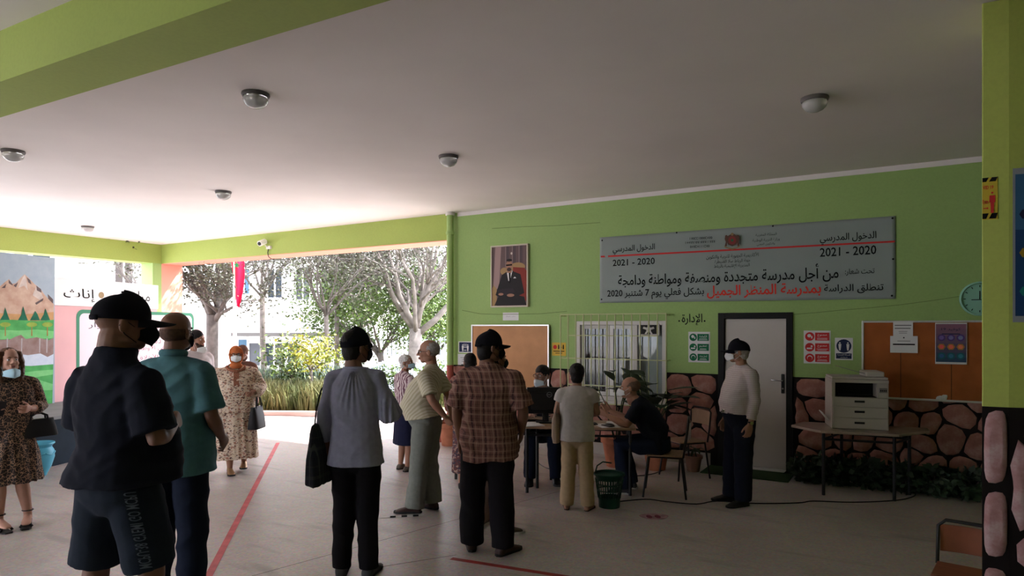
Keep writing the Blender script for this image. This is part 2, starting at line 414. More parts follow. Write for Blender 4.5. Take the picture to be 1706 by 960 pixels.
# ---------------------------------------------------------------- near column
CT = 3.75
c0 = D(1636, CT); c1 = D(1681, CT - .06)
ux = (c1 - c0).normalized(); c2 = c1 + Vector((math.cos(R(14)), math.sin(R(14)), 0)) * .42; c3 = c2 + Vector((-.10, .62, 0)); c4 = c0 + Vector((.06, .50, 0))
ZC = ZH(677, CT)
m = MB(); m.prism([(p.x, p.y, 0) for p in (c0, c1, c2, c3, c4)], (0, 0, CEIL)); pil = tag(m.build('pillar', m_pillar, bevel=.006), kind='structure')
for pa, pb, sd in ((c0, c1, 5), (c1, c2, 8)):
    pl = Plane((pa.x, pa.y), ((pb - pa).x, (pb - pa).y)); ln = (pb - pa).length
    q = MB(); q.prism([pl.P(0, 0, .001), pl.P(ln, 0, .001), pl.P(ln, 0, .006), pl.P(0, 0, .006)], (0, 0, ZC)); q.build('stone_ground', m_blackline, pil)
    pl2 = Plane(pl.P(0, 0, .006)[:2], pl.u[:2])
    if sd == 5:
        for k, (za, zb) in enumerate(((ZC - .43, ZC - .02), (ZC - .86, ZC - .46), (ZC - 1.2, ZC - .89))):
            rr = MB(); cx, cz, hx, hz = ln / 2, (za + zb) / 2, ln / 2 - .008, (zb - za) / 2; rings = []
            for f, d in ((1, .001), (.9, .014), (.55, .02)):
                rings.append([Vector(pl2.P(cx + f * hx * math.copysign(abs(math.cos(t)) ** .55, math.cos(t)), cz + f * hz * math.copysign(abs(math.sin(t)) ** .55, math.sin(t)) + .02 * math.cos(t + k), d)) for t in [2 * math.pi * j / 16 for j in range(16)]])
            o = Vector(pl2.P(cx, cz)); rings = [[p - o for p in r_] for r_ in rings]; rr.rings(rings, cap=False); rr.add(rings[-1], [tuple(range(16))]); rr.build('stone', m_stone2, pil, smooth=True, loc=o)
    else: stones(pl2, 0.01, ln, .02, ZC - .02, .3, pil, m_stone2, seed=sd)

# ---------------------------------------------------------------- drainpipe
r = .055; x = WX(756)
p = empty('drainpipe', (x, WY - r - .045, 0), 'green painted drainpipe running down beside the garden opening', 'pipe')
m = MB(); m.lathe((0, 0, 0), [(r, ZS), (r, CEIL - .02)], 20); m.build('pipe', m_green, p, smooth='auto')
m = MB(); m.lathe((0, 0, 0), [(r, 0.0), (r, ZS)], 20); tag(m.build('pipe', mat('brick_red_paint', (.30, .07, .05), .7), p, smooth='auto'), 'brick-red lower length of pipe')
for z in (CEIL - .36, 1.9):
    m = MB(); m.lathe((0, 0, 0), [(r + .001, z), (r + .012, z + .005), (r + .012, z + .05), (r + .001, z + .055)], 20); m.build('collar', m_green, p, smooth='auto')
m = MB(); m.lathe((0, 0, 0), [(r + .02, CEIL - .05), (r + .02, CEIL - .002)], 20); m.build('flange', m_offw, p, smooth='auto')

# ---------------------------------------------------------------- door
d1 = empty('door_1', (DX0, WY, 0), 'white panel door in a black frame behind the man in the cap', 'door'); d1['kind'] = 'structure'; del d1['category']
fw = .075; W = DX1 - DX0
m = MB(); m.bb((0, -.03, 0), (fw, .12, DZ)); m.bb((W - fw, -.03, 0), (W, .12, DZ)); m.bb((fw, -.03, DZ - fw), (W - fw, .12, DZ)); m.build('door_frame', m_black, d1, bevel=.004)
m_door = mat('door_cream', (.50, .46, .42), .5, noise_s=3, noise_a=.03)
m = MB(); m.bb((fw + .004, .01, .045), (W - fw - .004, .06, DZ - fw - .004)); m.build('door_leaf', m_door, d1, bevel=.003)
m = MB(); m.bb((fw, -.015, 0), (W - fw, .12, .04)); m.build('threshold', m_offw, d1)
m = MB(); m.bb((W - fw - .06, -.004, .98), (W - fw - .02, .01, 1.22)); h = m.build('handle_plate', m_metal, d1, bevel=.008)
m = MB(); m.tube([(W - fw - .04, 0, 1.14), (W - fw - .04, -.05, 1.14), (W - fw - .07, -.055, 1.14), (W - fw - .16, -.05, 1.145), (W - fw - .175, -.045, 1.155)], [.009, .009, .009, .008, .005], 8); m.build('handle', m_chrome, d1, smooth=True)
m = MB(); m.tube([(W - fw - .04, -.004, 1.04), (W - fw - .04, -.012, 1.04)], .012, 10); m.build('lock', m_chrome, d1)

# ---------------------------------------------------------------- window and the room behind it
wn = empty('window_1', (NX0, WY, NZ0), 'white framed office window behind an iron grille', 'window'); wn['kind'] = 'structure'; del wn['category']
W = NX1 - NX0; H = NZ1 - NZ0
m = MB(); f = .055
m.bb((0, -.012, 0), (f, .16, H)); m.bb((W - f, -.012, 0), (W, .16, H)); m.bb((f, -.012, H - f), (W - f, .16, H)); m.bb((f, -.012, 0), (W - f, .16, f))
m.build('window_frame', m_offw, wn, bevel=.004)
m = MB(); m.bb((-.04, -.05, -.045), (W + .04, .14, -.001)); m.build('window_sill', m_offw, wn, bevel=.004)
sx = [f, f + (W - 2 * f) * .36, f + (W - 2 * f) * .66, W - f]
for i in range(2):
    a, b = sx[i] + .004, sx[i + 1] - .004; s_ = .055
    m = MB(); m.bb((a, .03, f + .004), (a + s_, .075, H - f - .004)); m.bb((b - s_, .03, f + .004), (b, .075, H - f - .004)); m.bb((a + s_, .03, f + .004), (b - s_, .075, f + s_)); m.bb((a + s_, .03, H - f - s_), (b - s_, .075, H - f - .004))
    sh = m.build('sash', m_white if i else m_offw, wn, bevel=.003)
    m = MB(); m.bb((a + s_, .05, f + s_), (b - s_, .054, H - f - s_)); m.build('pane', m_glass, sh)
m = MB(); m.bb((sx[2] - .004, .02, f), (sx[2] + .05, .08, H - f)); m.build('mullion', m_offw, wn, bevel=.003)
m = MB(); m.bb((sx[2] + .05, .05, f), (W - f, .056, H - f)); m.build('pane', m_glass, wn)
# room beyond
m = MB(); RW = mat('office_wall', (.42, .42, .41), .8)
x0, x1 = NX0 - .6, DX1 + .5; y0, y1 = WY + T, WY + T + 2.2
m.bb((x0, y1, 0), (x1, y1 + .1, 2.9)); m.bb((x0 - .1, y0, 0), (x0, y1 + .1, 2.9)); m.bb((x1, y0, 0), (x1 + .1, y1 + .1, 2.9)); m.bb((x0 - .1, y0, 2.9), (x1 + .1, y1 + .1, 3.0)); m.bb((x0 - .1, y0, -.05), (x1 + .1, y1 + .1, 0))
tag(m.build('wall_office', RW), kind='structure')
m_curt = mat('brown_curtain', (.14, .07, .05), .9)
m = MB(); n = 60
pa = [(NX0 + .05 + .34 * k / n, WY + .26 + .02 * math.sin(k * .9)) for k in range(n + 1)]
m.add([(x, y, NZ0 - .1) for x, y in pa] + [(x, y, NZ1 + .05) for x, y in pa], [(k, k + 1, k + n + 2, k + n + 1) for k in range(n)])
c = tag(m.build('curtain', m_curt, smooth=True), 'brown curtain hanging behind the left window sash', 'curtain'); s = c.modifiers.new('s', 'SOLIDIFY'); s.thickness = .004
m_blind = mat('pale_blind', (.50, .52, .52), .8)
b = empty('roller_blind', (NX0 + sx[2] + .05, WY + .2, NZ0), 'pale roller blind behind the right window pane', 'blind')
m = MB(); m.bb((0, 0, .0), (W - f - sx[2] - .06, .01, H + .12)); m.build('sheet', m_blind, b)
m = MB(); m.tube([(0, .0, .0), (W - f - sx[2] - .06, .0, .0)], .012, 8); m.build('bottom_bar', m_offw, b)
b2 = empty('lace_curtain', (NX0 + sx[1] + .03, WY + .3, NZ0), 'pale grey curtain behind the middle window sash', 'curtain')
m = MB(); pa = [(.5 * k / n, .015 * math.sin(k * .8)) for k in range(n + 1)]
m.add([(x, y, -.05) for x, y in pa] + [(x, y, H + .1) for x, y in pa], [(k, k + 1, k + n + 2, k + n + 1) for k in range(n)])
c = m.build('sheet', mat('grey_curtain', (.34, .34, .32), .9), b2, smooth=True); s = c.modifiers.new('s', 'SOLIDIFY'); s.thickness = .004
# small appliance on the right pane
ax, az = WALL.hit(1065, 559); bx, bz = WALL.hit(1099, 539)
e = empty('wall_fan', (ax, WY - .02, az), 'small dark boxed extractor fan set high in the right window pane', 'fan')
m = MB(); m.bb((0, 0, 0), (bx - ax, .05, bz - az)); m.build('housing', m_offw, e, bevel=.006)
m = MB(); m.bb((.03, -.006, .02), (bx - ax - .03, .0, bz - az - .02)); m.build('opening', m_black, e)
m = MB(); m.tube([((bx - ax) / 2, -.02, (bz - az) / 2), ((bx - ax) / 2, -.006, (bz - az) / 2)], .035, 12)
for k in range(5):
    t = k * 1.257; M_ = Matrix.Rotation(t, 3, 'Y') @ Matrix.Rotation(.5, 3, 'Z'); m.box(((bx - ax) / 2 + .05 * math.sin(t), -.012, (bz - az) / 2 + .05 * math.cos(t)), (.03, .003, .06), M_)
m.build('rotor', m_offw, e)
# iron grille
m_gr = mat('grille_green', (.50, .52, .27), .5)
gx0, gz1 = WALL.hit(942, 528); gx1, _ = WALL.hit(1116, 519); gz0 = WALL.hit(1090, 676)[1]; gz1 = WALL.hit(1000, 524)[1]
g = empty('window_grille', (gx0, WY - .16, 0), 'thin green iron bar grille standing off the office window', 'grille')
gw = gx1 - gx0; nb = 14
gm = MB(); gm.tube([(0, 0, gz0), (0, 0, gz1)], .0085, 6); gme = None
for k in range(nb):
    x = gw * k / (nb - 1)
    if gme is None: o = gm.build('bar', m_gr, g); gme = o.data
    else: o = bpy.data.objects.new('bar', gme); col.objects.link(o); o.parent = g
    o.location.x = x
for z, xa, xb in ((gz1, 0, gw), (gz0, gw * .3, gw), (gz0 + (gz1 - gz0) * .76, gw * .08, gw * .92), (gz0 + (gz1 - gz0) * .5, 0, gw), (gz0 + (gz1 - gz0) * .2, gw * .08, gw * .6)):
    m = MB(); m.box(((xa + xb) / 2, .0, z), (xb - xa, .006, .014)); m.build('rail', m_gr, g)
for x in (0, gw):
    for z in (gz1 - .02, (gz0 + gz1) / 2):
        m = MB(); m.tube([(x, 0, z), (x, .16, z)], .008, 6); m.build('bracket', m_gr, g)

# ---------------------------------------------------------------- things on the wall
def board(name, x0, y0, x1, y1, fm, sm, label, cat, fr=.022, th=.025, seams=()):
    """framed board; corners given in pixels on the wall (top-left, bottom-right)"""
    a0 = WX(x0); a1 = WX(x1); mx = (x0 + x1) / 2; z1 = WALL.hit(mx, y0)[1]; z0 = WALL.hit(mx, y1)[1]
    e = empty(name, (a0, WY - .028, z0), label, cat); W_, H_ = a1 - a0, z1 - z0
    m = MB(); m.bb((fr, -th * .5, fr), (W_ - fr, 0, H_ - fr)); m.build('surface', sm, e)
    m = MB(); m.bb((0, -th, 0), (fr, 0, H_)); m.bb((W_ - fr, -th, 0), (W_, 0, H_)); m.bb((fr, -th, 0), (W_ - fr, 0, fr)); m.bb((fr, -th, H_ - fr), (W_ - fr, 0, H_)); m.build('frame', fm, e, bevel=.003)
    for s_ in seams:
        m = MB(); m.bb((s_ * W_ - .004, -th * .5 - .001, fr), (s_ * W_ + .004, -th * .5, H_ - fr)); m.build('seam', mat('board_seam', (.10, .035, .015), .9), e)
    return e, a0, a1, z0, z1
m_cork = mat('cork_tan', (.50, .265, .135), .9, noise_s=5, noise_a=.10, bump=.1, bump_s=120)
m_cork2 = mat('cork_orange', (.34, .10, .028), .9, noise_s=4, noise_a=.18, bump=.1, bump_s=120)
m_alu = mat('aluminium', (.62, .62, .62), .35, metal=.6)
cb = board('cork_board', 788, 541, 917, 647, m_alu, m_cork, 'tan cork board under the framed portrait', 'notice board')
cb2 = board('cork_board', 1436, 534, 1760, 670, m_alu, m_cork2, 'orange cork board above the photocopier', 'notice board', seams=(.22, .49))
# long white ledge under it
# portrait
pw = empty('framed_portrait', (0, 0, 0), 'framed portrait of a man in a dark suit seated on a red chair', 'picture')
a0, z1 = WALL.hit(820, 411); a1, _ = WALL.hit(882, 406); z0 = WALL.hit(850, 512)[1]; z1 = WALL.hit(850, 408.5)[1]
pw.location = (0, 0, 0)
m = MB(); fr = .022; y = WY
m.bb((a0, y - .05, z0), (a0 + fr, y, z1)); m.bb((a1 - fr, y - .05, z0), (a1, y, z1)); m.bb((a0 + fr, y - .05, z0), (a1 - fr, y, z0 + fr)); m.bb((a0 + fr, y - .05, z1 - fr), (a1 - fr, y, z1)); m.build('frame', mat('cream_frame', (.55, .5, .4), .4), pw, bevel=.004)
pr = Print(Plane((0, WY - .03), (1, 0)))
I = lambda n, c: mat('ink_' + n, c, .6)
w_, h_ = a1 - a0, z1 - z0
def q(u, v): return (a0 + u * w_, z0 + v * h_)
def qp(pts, m_): pr.az([q(*p) for p in pts], m_)
def qe(u, v, ru, rv, m_, n=18): pr.az([q(u + ru * math.cos(2 * math.pi * k / n), v + rv * math.sin(2 * math.pi * k / n)) for k in range(n)], m_)
qp([(.03, .02), (.97, .02), (.97, .98), (.03, .98)], I('mauve', (.13, .085, .085)))
qp([(.06, .3), (.22, .3), (.28, .98), (.12, .98)], I('drape', (.33, .22, .21)))
for u in (.42, .6, .78): qp([(u, .4), (u + .07, .4), (u + .07, .98), (u, .98)], I('panel', (.085, .06, .07)))
for u in (.39, .57, .75): qp([(u, .4), (u + .02, .4), (u + .02, .98), (u, .98)], I('rail', (.24, .17, .17)))
qe(.56, .86, .025, .02, I('glow', (.6, .5, .45)))
qp([(.03, .02), (.16, .02), (.16, .3), (.08, .36), (.03, .3)], I('gold', (.35, .22, .10)))
qe(.72, .64, .2, .07, I('gold', (.35, .22, .10))); qe(.36, .58, .1, .06, I('gold', (.35, .22, .10)))
qp([(.6, .1), (.95, .1), (.97, .56), (.9, .62), (.6, .64)], I('redchair', (.22, .03, .02)))
suit = I('suit', (.012, .01, .012))
qp([(.1, .03), (.95, .03), (.9, .16), (.55, .22), (.2, .17)], suit)
qp([(.13, .2), (.3, .52), (.46, .58), (.58, .58), (.8, .52), (.9, .22), (.6, .14), (.3, .14)], suit)
qp([(.16, .28), (.24, .2), (.5, .2), (.66, .24), (.6, .3), (.4, .3)], I('suit2', (.02, .015, .02)))
qp([(.43, .58), (.59, .58), (.52, .42), (.48, .42)], m_paper); qp([(.49, .56), (.54, .56), (.54, .4), (.50, .38)], m_ink)
qp([(.61, .46), (.69, .46), (.65, .485)], m_paper)
skin = I('printskin', (.34, .18, .12))
qe(.5, .67, .085, .085, skin); qp([(.44, .55), (.57, .55), (.57, .62), (.44, .62)], skin); qe(.5, .605, .06, .03, I('beard', (.05, .03, .025)))
qe(.505, .752, .078, .022, suit); qp([(.42, .685), (.58, .69), (.58, .665), (.42, .66)], m_ink)
qe(.54, .19, .1, .025, skin); qe(.28, .21, .07, .02, skin)
pr.build('print', pw)
# small notices
def sheet(name, x0, y0, x1, y1, label, cat, m_=None, pl=WALL, d=.001):
    mx = (x0 + x1) / 2; a0 = pl.hit(x0, y0)[0]; a1 = pl.hit(x1, y0)[0]; z1 = pl.hit(mx, y0)[1]; z0 = pl.hit(mx, y1)[1]
    e = empty(name, pl.P((a0 + a1) / 2, z0, 0), label, cat)
    e.rotation_euler.z = math.atan2(pl.u.y, pl.u.x)
    m = MB(); W_ = (a1 - a0) / 2; m.bb((-W_, -d - .003, 0), (W_, -d, z1 - z0)); m.build('paper', m_ or m_paper, e)
    lp = Plane((0, -d - .003), (1, 0)); P_ = Print(lp, .0006); return e, P_, W_ * 2, z1 - z0
m_grey = mat('grey_ink', (.25, .25, .26), .7)
e, P_, W_, H_ = sheet('caption_card', 838, 521, 864, 534, 'small white caption card below the framed portrait', 'card')
P_.text('صاحب الجلالة', -W_ * .3, W_ * .3, H_ * .4, H_ * .6, m_grey); P_.build('print', e)
def people_icons(P_, cx, cz, s, m_, gap=.36):
    for k in (-1, 1):
        x = cx + k * gap * s
        P_.disca(x, cz + .33 * s, .075 * s, m_, n=10)
        P_.az([(x - .13 * s, cz + .22 * s), (x + .13 * s, cz + .22 * s), (x + .11 * s, cz - .05 * s), (x + .06 * s, cz - .42 * s), (x - .06 * s, cz - .42 * s), (x - .11 * s, cz - .05 * s)], m_)
def lines(P_, a0, a1, z0, z1, n, m_, th=.35, rnd=random.Random(5)):
    h = (z1 - z0) / n
    for k in range(n):
        i = (a1 - a0) * rnd.uniform(0, .18); P_.recta(a0 + i, z0 + h * k, a1 - i, z0 + h * (k + th), m_)
e, P_, W_, H_ = sheet('distancing_notice', 764, 569, 787, 588, 'navy and white distancing notice beside the drainpipe', 'sign')
P_.recta(-W_ * .44, H_ * .08, W_ * .44, H_ * .92, m_navy); people_icons(P_, 0, H_ * .45, H_ * .75, m_paper); lines(P_, -W_ * .18, W_ * .18, H_ * .45, H_ * .85, 3, m_paper); lines(P_, -W_ * .15, W_ * .15, H_ * .2, H_ * .35, 1, m_paper); P_.build('print', e)
e, P_, W_, H_ = sheet('printed_notice', 763, 590, 786, 613, 'white printed sheet below the navy notice by the drainpipe', 'sign')
lines(P_, -W_ * .3, W_ * .3, H_ * .45, H_ * .85, 3, m_grey, .3); P_.recta(-W_ * .25, H_ * .2, W_ * .25, H_ * .25, m_ink); P_.build('print', e)
m_yel = mat('yellow_print', (.62, .40, .05), .6)
e, P_, W_, H_ = sheet('yellow_notice', 920, 571, 943, 593, 'yellow distancing notice between cork board and window', 'sign', m_yel)
P_.disca(-W_ * .28, H_ * .66, H_ * .16, m_red); 
for u in (-.02, .32): P_.disca(u * W_, H_ * .8, H_ * .05, m_ink, n=10); P_.recta(u * W_ - .01, H_ * .5, u * W_ + .01, H_ * .76, m_ink)
P_.recta(.05 * W_, H_ * .63, .25 * W_, H_ * .66, m_ink); P_.recta(-W_ * .4, H_ * .32, W_ * .4, H_ * .38, m_ink); P_.recta(-W_ * .25, H_ * .18, W_ * .25, H_ * .22, m_ink); P_.build('print', e)
def triple(x0, y0, x1, y1, ink, label, ttl):
    e, P_, W_, H_ = sheet('hygiene_poster', x0, y0, x1, y1, label, 'poster')
    for k in range(3):
        z = H_ * (.17 + .325 * k); P_.disca(-W_ * .27, z, W_ * .175, ink)
        if k == 2: P_.disca(-W_ * .29, z + .01, W_ * .07, m_paper); P_.recta(-W_ * .22, z - W_ * .08, -W_ * .17, z + W_ * .02, m_paper)
        elif k == 1: P_.recta(-W_ * .38, z - W_ * .08, -W_ * .18, z - W_ * .02, m_paper); P_.disca(-W_ * .2, z + W_ * .04, W_ * .04, m_paper, n=8)
        else:
            P_.disca(-W_ * .27, z, W_ * .10, m_paper); P_.disca(-W_ * .27, z - W_ * .02, W_ * .085, ink)
        P_.recta(-W_ * .07, z - W_ * .16, W_ * .45, z + W_ * .16, ink)
        P_.text(ttl[k], W_ * .02, W_ * .36, z - W_ * .01, z + W_ * .1, m_paper); lines(P_, W_ * -.02, W_ * .4, z - W_ * .12, z - W_ * .03, 2, m_paper)
    P_.build('print', e); return e
triple(1147, 553, 1183, 604, m_greenink, 'white poster with three green hygiene symbols left of the door', ('اغسل يديك', 'تعقيم', 'الكمامة'))
triple(1339, 551, 1384, 606, m_red, 'white poster with three red hygiene symbols right of the door', ('ممنوع', 'ممنوع', 'ممنوع'))
e, P_, W_, H_ = sheet('distancing_notice', 1391, 563, 1421, 600, 'round navy distancing sign beside the red hygiene poster', 'sign')
P_.disca(0, H_ * .63, W_ * .42, m_navy); people_icons(P_, 0, H_ * .62, W_ * .62, m_paper); P_.recta(-W_ * .43, H_ * .06, W_ * .43, H_ * .3, m_navy)
P_.text('المسافة الجسدية', -W_ * .36, W_ * .36, H_ * .19, H_ * .28, m_paper); P_.text('متر ونصف', -W_ * .2, W_ * .2, H_ * .08, H_ * .16, m_paper); P_.build('print', e)
CB = Plane((0, WY - .054), (1, 0))
e, P_, W_, H_ = sheet('printed_notice', 1488, 536, 1521, 564, 'upper white printed sheet pinned on the orange board', 'paper', pl=CB)
P_.recta(-W_ * .42, H_ * .76, W_ * .42, H_ * .80, m_ink); P_.recta(-W_ * .42, H_ * .58, W_ * .38, H_ * .62, m_ink); lines(P_, -W_ * .3, W_ * .3, H_ * .3, H_ * .5, 2, m_grey); P_.build('print', e)
e, P_, W_, H_ = sheet('printed_notice', 1483, 560, 1529, 588, 'lower white printed sheet with one thick black bar', 'paper', pl=Plane((0, WY - .059), (1, 0)))
P_.recta(-W_ * .4, H_ * .46, W_ * .4, H_ * .54, m_ink); P_.disca(0, H_ * .9, .008, m_ink, n=8); lines(P_, -W_ * .25, W_ * .25, H_ * .68, H_ * .8, 1, m_grey); P_.build('print', e)
e, P_, W_, H_ = sheet('health_poster', 1558, 538, 1611, 607, 'blue and pink health poster with round pictures on the orange board', 'poster', pl=CB)
for k in range(8):
    f_ = k / 7; P_.recta(-W_ * .48, H_ * (.05 + .115 * k), W_ * .48, H_ * (.05 + .115 * (k + 1)), I('grad%d' % k, (.03 + .20 * f_, .07 + .04 * f_, .13 + .03 * f_)))
P_.text('كوفيد 19', -W_ * .3, W_ * .3, H_ * .8, H_ * .88, m_navy); lines(P_, -W_ * .4, W_ * .4, H_ * .72, H_ * .78, 1, m_navy)
for r_, cc in ((2, (.09, .05, .20)), (1, (.40, .20, .05)), (0, (.02, .12, .15))):
    for k in range(3):
        x = (-.3 + .3 * k) * W_; z = H_ * (.2 + .22 * r_); P_.disca(x, z, W_ * .13, I('ring%d' % r_, cc), n=6 if r_ == 1 else 16); P_.disca(x, z, W_ * .08, I('dotc%d%d' % (r_, k), (cc[0] * 2, .12 + .05 * k, cc[2] * 2)), n=8)
P_.build('print', e)
# small white scrap on the ledge of the orange board
x, z = WALL.hit(1568, 668)
m = MB(); m.ell((0, 0, .03), (.055, .02, .03), 10, 6); m.ell((.03, 0, .045), (.03, .018, .03), 8, 6)
me = vox(m, .008, 2, lambda c: .008 * noise.noise(c * 40)); tag(link('crumpled_paper', me, m_paper, smooth=False, loc=(x, WY - .05, z + .002)), 'crumpled white paper on the ledge of the orange board', 'paper')
# clock
cx, cz = WALL.hit(1632, 498); rr = .185
ck = empty('wall_clock', (cx, WY - .001, cz), 'round glass-faced wall clock half hidden by the near pillar', 'clock')
RX = Matrix.Rotation(R(90), 3, 'X')
m = MB(); m.lathe((0, 0, 0), [(rr * .9, 0), (rr, .01), (rr, .035), (rr * .9, .045), (rr * .88, .02)], 32, RX); m.build('rim', mat('pale_green_rim', (.25, .5, .38), .25), ck, smooth='auto')
m = MB(); m.lathe((0, 0, 0), [(rr * .88, .012), (rr * .88, .018)], 32, RX); m.build('dial', mat('clock_dial', (.14, .16, .16), .3), ck)
m = MB(); m.box((0, -.024, .04), (.01, .003, .09)); m.box((-.03, -.027, -.01), (.09, .003, .008)); m.build('hands', m_ink, ck)
for k in range(12):
    t = k * math.pi / 6; m = MB(); m.box((.135 * math.sin(t), -.021, .135 * math.cos(t)), (.008, .003, .022), Matrix.Rotation(t, 3, 'Y')); m.build('hour_mark', m_ink, ck)
# painted word over the green poster
pr = Print(WALL, .002)
a0 = WX(1131); a1 = WX(1174)
pr.text('الإدارة', a0 + .04, a1 - .03, WALL.hit(1150, 543)[1], WALL.hit(1150, 523)[1], m_ink, .012); pr.disca(a0 + .005, WALL.hit(1131, 535)[1], .012, m_ink, n=8); pr.disca(a1, WALL.hit(1174, 535)[1], .012, m_ink, n=8)
tag(pr.build('painted_word', None), 'black painted Arabic word above the green hygiene poster', 'lettering')
# cracks in the plaster
pr = Print(WALL, .002)
for pts in ([(1322, 524), (1360, 521), (1400, 517), (1450, 513), (1500, 508), (1560, 500), (1625, 490)], [(770, 517), (800, 523), (830, 524), (900, 523), (945, 519)], [(820, 381), (870, 378), (930, 376), (1000, 371)]):
    for k in range(len(pts) - 1):
        (x0, y0), (x1, y1) = pts[k], pts[k + 1]; j = .35
        pr.px([(x0, y0 - j), (x1, y1 - j), (x1, y1 + j), (x0, y0 + j)], mat('crack', (.10, .14, .04), .9))
tag(pr.build('trim_8', None), 'thin cracks in the green plaster', kind='structure')

# banner ---------------------------------------------------------
bn = empty('banner', (0, 0, 0), 'long grey school year banner with Arabic lettering above the door', 'banner')
A0, _ = WALL.hit(1000, 450); A1, _ = WALL.hit(1492, 450); 
zt0 = WALL.hit(1000, 396)[1]; zt1 = WALL.hit(1492, 360)[1]; zb0 = WALL.hit(1000, 505)[1]; zb1 = WALL.hit(1492, 498)[1]
m_ban = mat('banner_vinyl', (.245, .285, .27), .55, noise_s=.9, noise_a=.06)
m = MB(); nx, nz = 90, 24
def wav(u, v):
    c = 0
    for (cu, cv) in ((0, 1), (1, 1), (0, 0), (1, 0)):
        du = (u - cu) * 3.5; dv_ = v - cv; r_ = math.hypot(du, dv_); c += .004 * math.sin(9 * math.atan2(dv_, du)) * math.exp(-r_ * 2.2) * min(1, r_ * 8)
    return .006 + c + .0012 * math.sin(u * 17 + v * 2)
vs = []
for i in range(nx + 1):
    for j in range(nz + 1):
        u, v = i / nx, j / nz; zb = zb0 + (zb1 - zb0) * u; zt = zt0 + (zt1 - zt0) * u
        vs.append(WALL.P(A0 + (A1 - A0) * u, zb + (zt - zb) * v, wav(u, v) + .004))
m.add(vs, [(i * (nz + 1) + j, (i + 1) * (nz + 1) + j, (i + 1) * (nz + 1) + j + 1, i * (nz + 1) + j + 1) for i in range(nx) for j in range(nz)])
o = m.build('sheet', m_ban, bn, smooth=True); s = o.modifiers.new('s', 'SOLIDIFY'); s.thickness = .003; s.offset = -1
pr = Print(Plane((0, WY - .0135), (1, 0)), .002); pl = pr.pl
pr.px([(1001, 426.5), (1491, 401), (1491, 404), (1001, 429.2)], m_red)
m_bink = mat('banner_ink', (.008, .010, .010), .9, spec=.08)
def tpx(t, x0, x1, yb, yt, m_=m_bink, bold=.012):
    """baseline box; yb/yt measured at the middle of the text"""
    mx = (x0 + x1) / 2; a0 = pl.hit(x0, 480)[0]; a1 = pl.hit(x1, 480)[0]; z0 = pl.hit(mx, yb)[1]; z1 = pl.hit(mx, yt)[1]
    pr.text(t, a0, a1, z0, z1, m_, bold)
tpx('الدخول المدرسي', 1021, 1091, 423, 408); tpx('2020 - 2021'.replace('2020 - 2021', '2021 - 2020'), 1021, 1091, 442, 431)
tpx('الدخول المدرسي', 1366, 1460, 406, 388); tpx('2021 - 2020', 1366, 1460, 426, 411)
tpx('تحت شعار:', 1408, 1457, 459, 447, bold=.005)
tpx('من أجل مدرسة متجددة ومنصفة ومواطنة ودامجة', 1030, 1397, 475, 446)
tpx('تنطلق الدراسة', 1373, 1472, 489, 473); tpx('بمدرسة المنظر الجميل', 1178, 1368, 496, 473, mat('banner_red', (.62, .035, .02), .6), .02); tpx('بشكل فعلي يوم 7 شتنبر 2020', 1012, 1173, 499, 481)
tpx('المملكة المغربية', 1259, 1294, 394, 388.5, bold=0); tpx('وزارة التربية الوطنية', 1254, 1299, 403, 397, bold=0); tpx('والتكوين المهني', 1261, 1291, 410, 404.5, bold=0)
tpx('الأكاديمية الجهوية للتربية والتكوين', 1177, 1264, 431, 422, bold=0); tpx('جهة الرباط سلا القنيطرة', 1191, 1250, 439, 432, bold=0); tpx('المديرية الإقليمية بالرباط', 1190, 1249, 447, 440, bold=0)
# Tifinagh lines drawn as strokes
rnd = random.Random(4)
for (x0, x1, yy) in ((1149, 1187, 398), (1142, 1192, 405), (1151, 1184, 412)):
    x = x0
    while x < x1:
        k = rnd.choice('oIVEX'); y0, y1 = yy - 2.2, yy + 1.8; wv = 2.2; y0 -= (x - x0) * .04; y1 -= (x - x0) * .04
        if k == 'o': pr.disc(x + 1, (y0 + y1) / 2, 1.3, 2, m_bink, 8); pr.disc(x + 1, (y0 + y1) / 2, .6, 1.1, m_ban, 8)
        elif k == 'I': pr.rect(x + .6, y0, x + 1.2, y1, m_bink)
        elif k == 'V': pr.px([(x, y0), (x + .7, y0), (x + 1.4, y1), (x + .8, y1)], m_bink); pr.px([(x + 1.7, y0), (x + 2.3, y0), (x + 1.5, y1), (x + .9, y1)], m_bink)
        elif k == 'E': pr.rect(x, y0, x + .6, y1, m_bink); pr.rect(x, y0, x + 2, y0 + .7, m_bink); pr.rect(x, y1 - .7, x + 2, y1, m_bink)
        else: pr.rect(x, (y0 + y1) / 2 - .4, x + 2.2, (y0 + y1) / 2 + .4, m_bink); pr.rect(x + .8, y0, x + 1.4, y1, m_bink)
        x += 3.0
# coat of arms
cr = mat('crest_dark', (.10, .045, .03), .6); cr2 = mat('crest_red', (.22, .035, .03), .6); cg = mat('crest_gold', (.25, .17, .08), .6)
pr.px([(1213, 394), (1217, 392), (1222, 389), (1226, 392), (1229, 394), (1231, 402), (1228, 408), (1221, 411), (1214, 408), (1211, 402)], cr); pr.disc(1221, 401, 6.5, 7, cr2, 16)
pr.px([(1221 + (3.6 if k % 2 == 0 else 1.5) * math.sin(k * math.pi / 5), 401 - (3.6 if k % 2 == 0 else 1.5) * math.cos(k * math.pi / 5)) for k in range(10)], m_greenink)
pr.disc(1221, 391, 2.5, 2.6, cg, 10)
for s_ in (-1, 1):
    pr.px([(1221 + s_ * 8, 395), (1221 + s_ * 11.5, 393), (1221 + s_ * 12.5, 399), (1221 + s_ * 10.5, 404), (1221 + s_ * 12.5, 411), (1221 + s_ * 9, 411), (1221 + s_ * 8.5, 404)], cr)
    pr.disc(1221 + s_ * 9.6, 394.5, 2, 2.3, cr, 8)
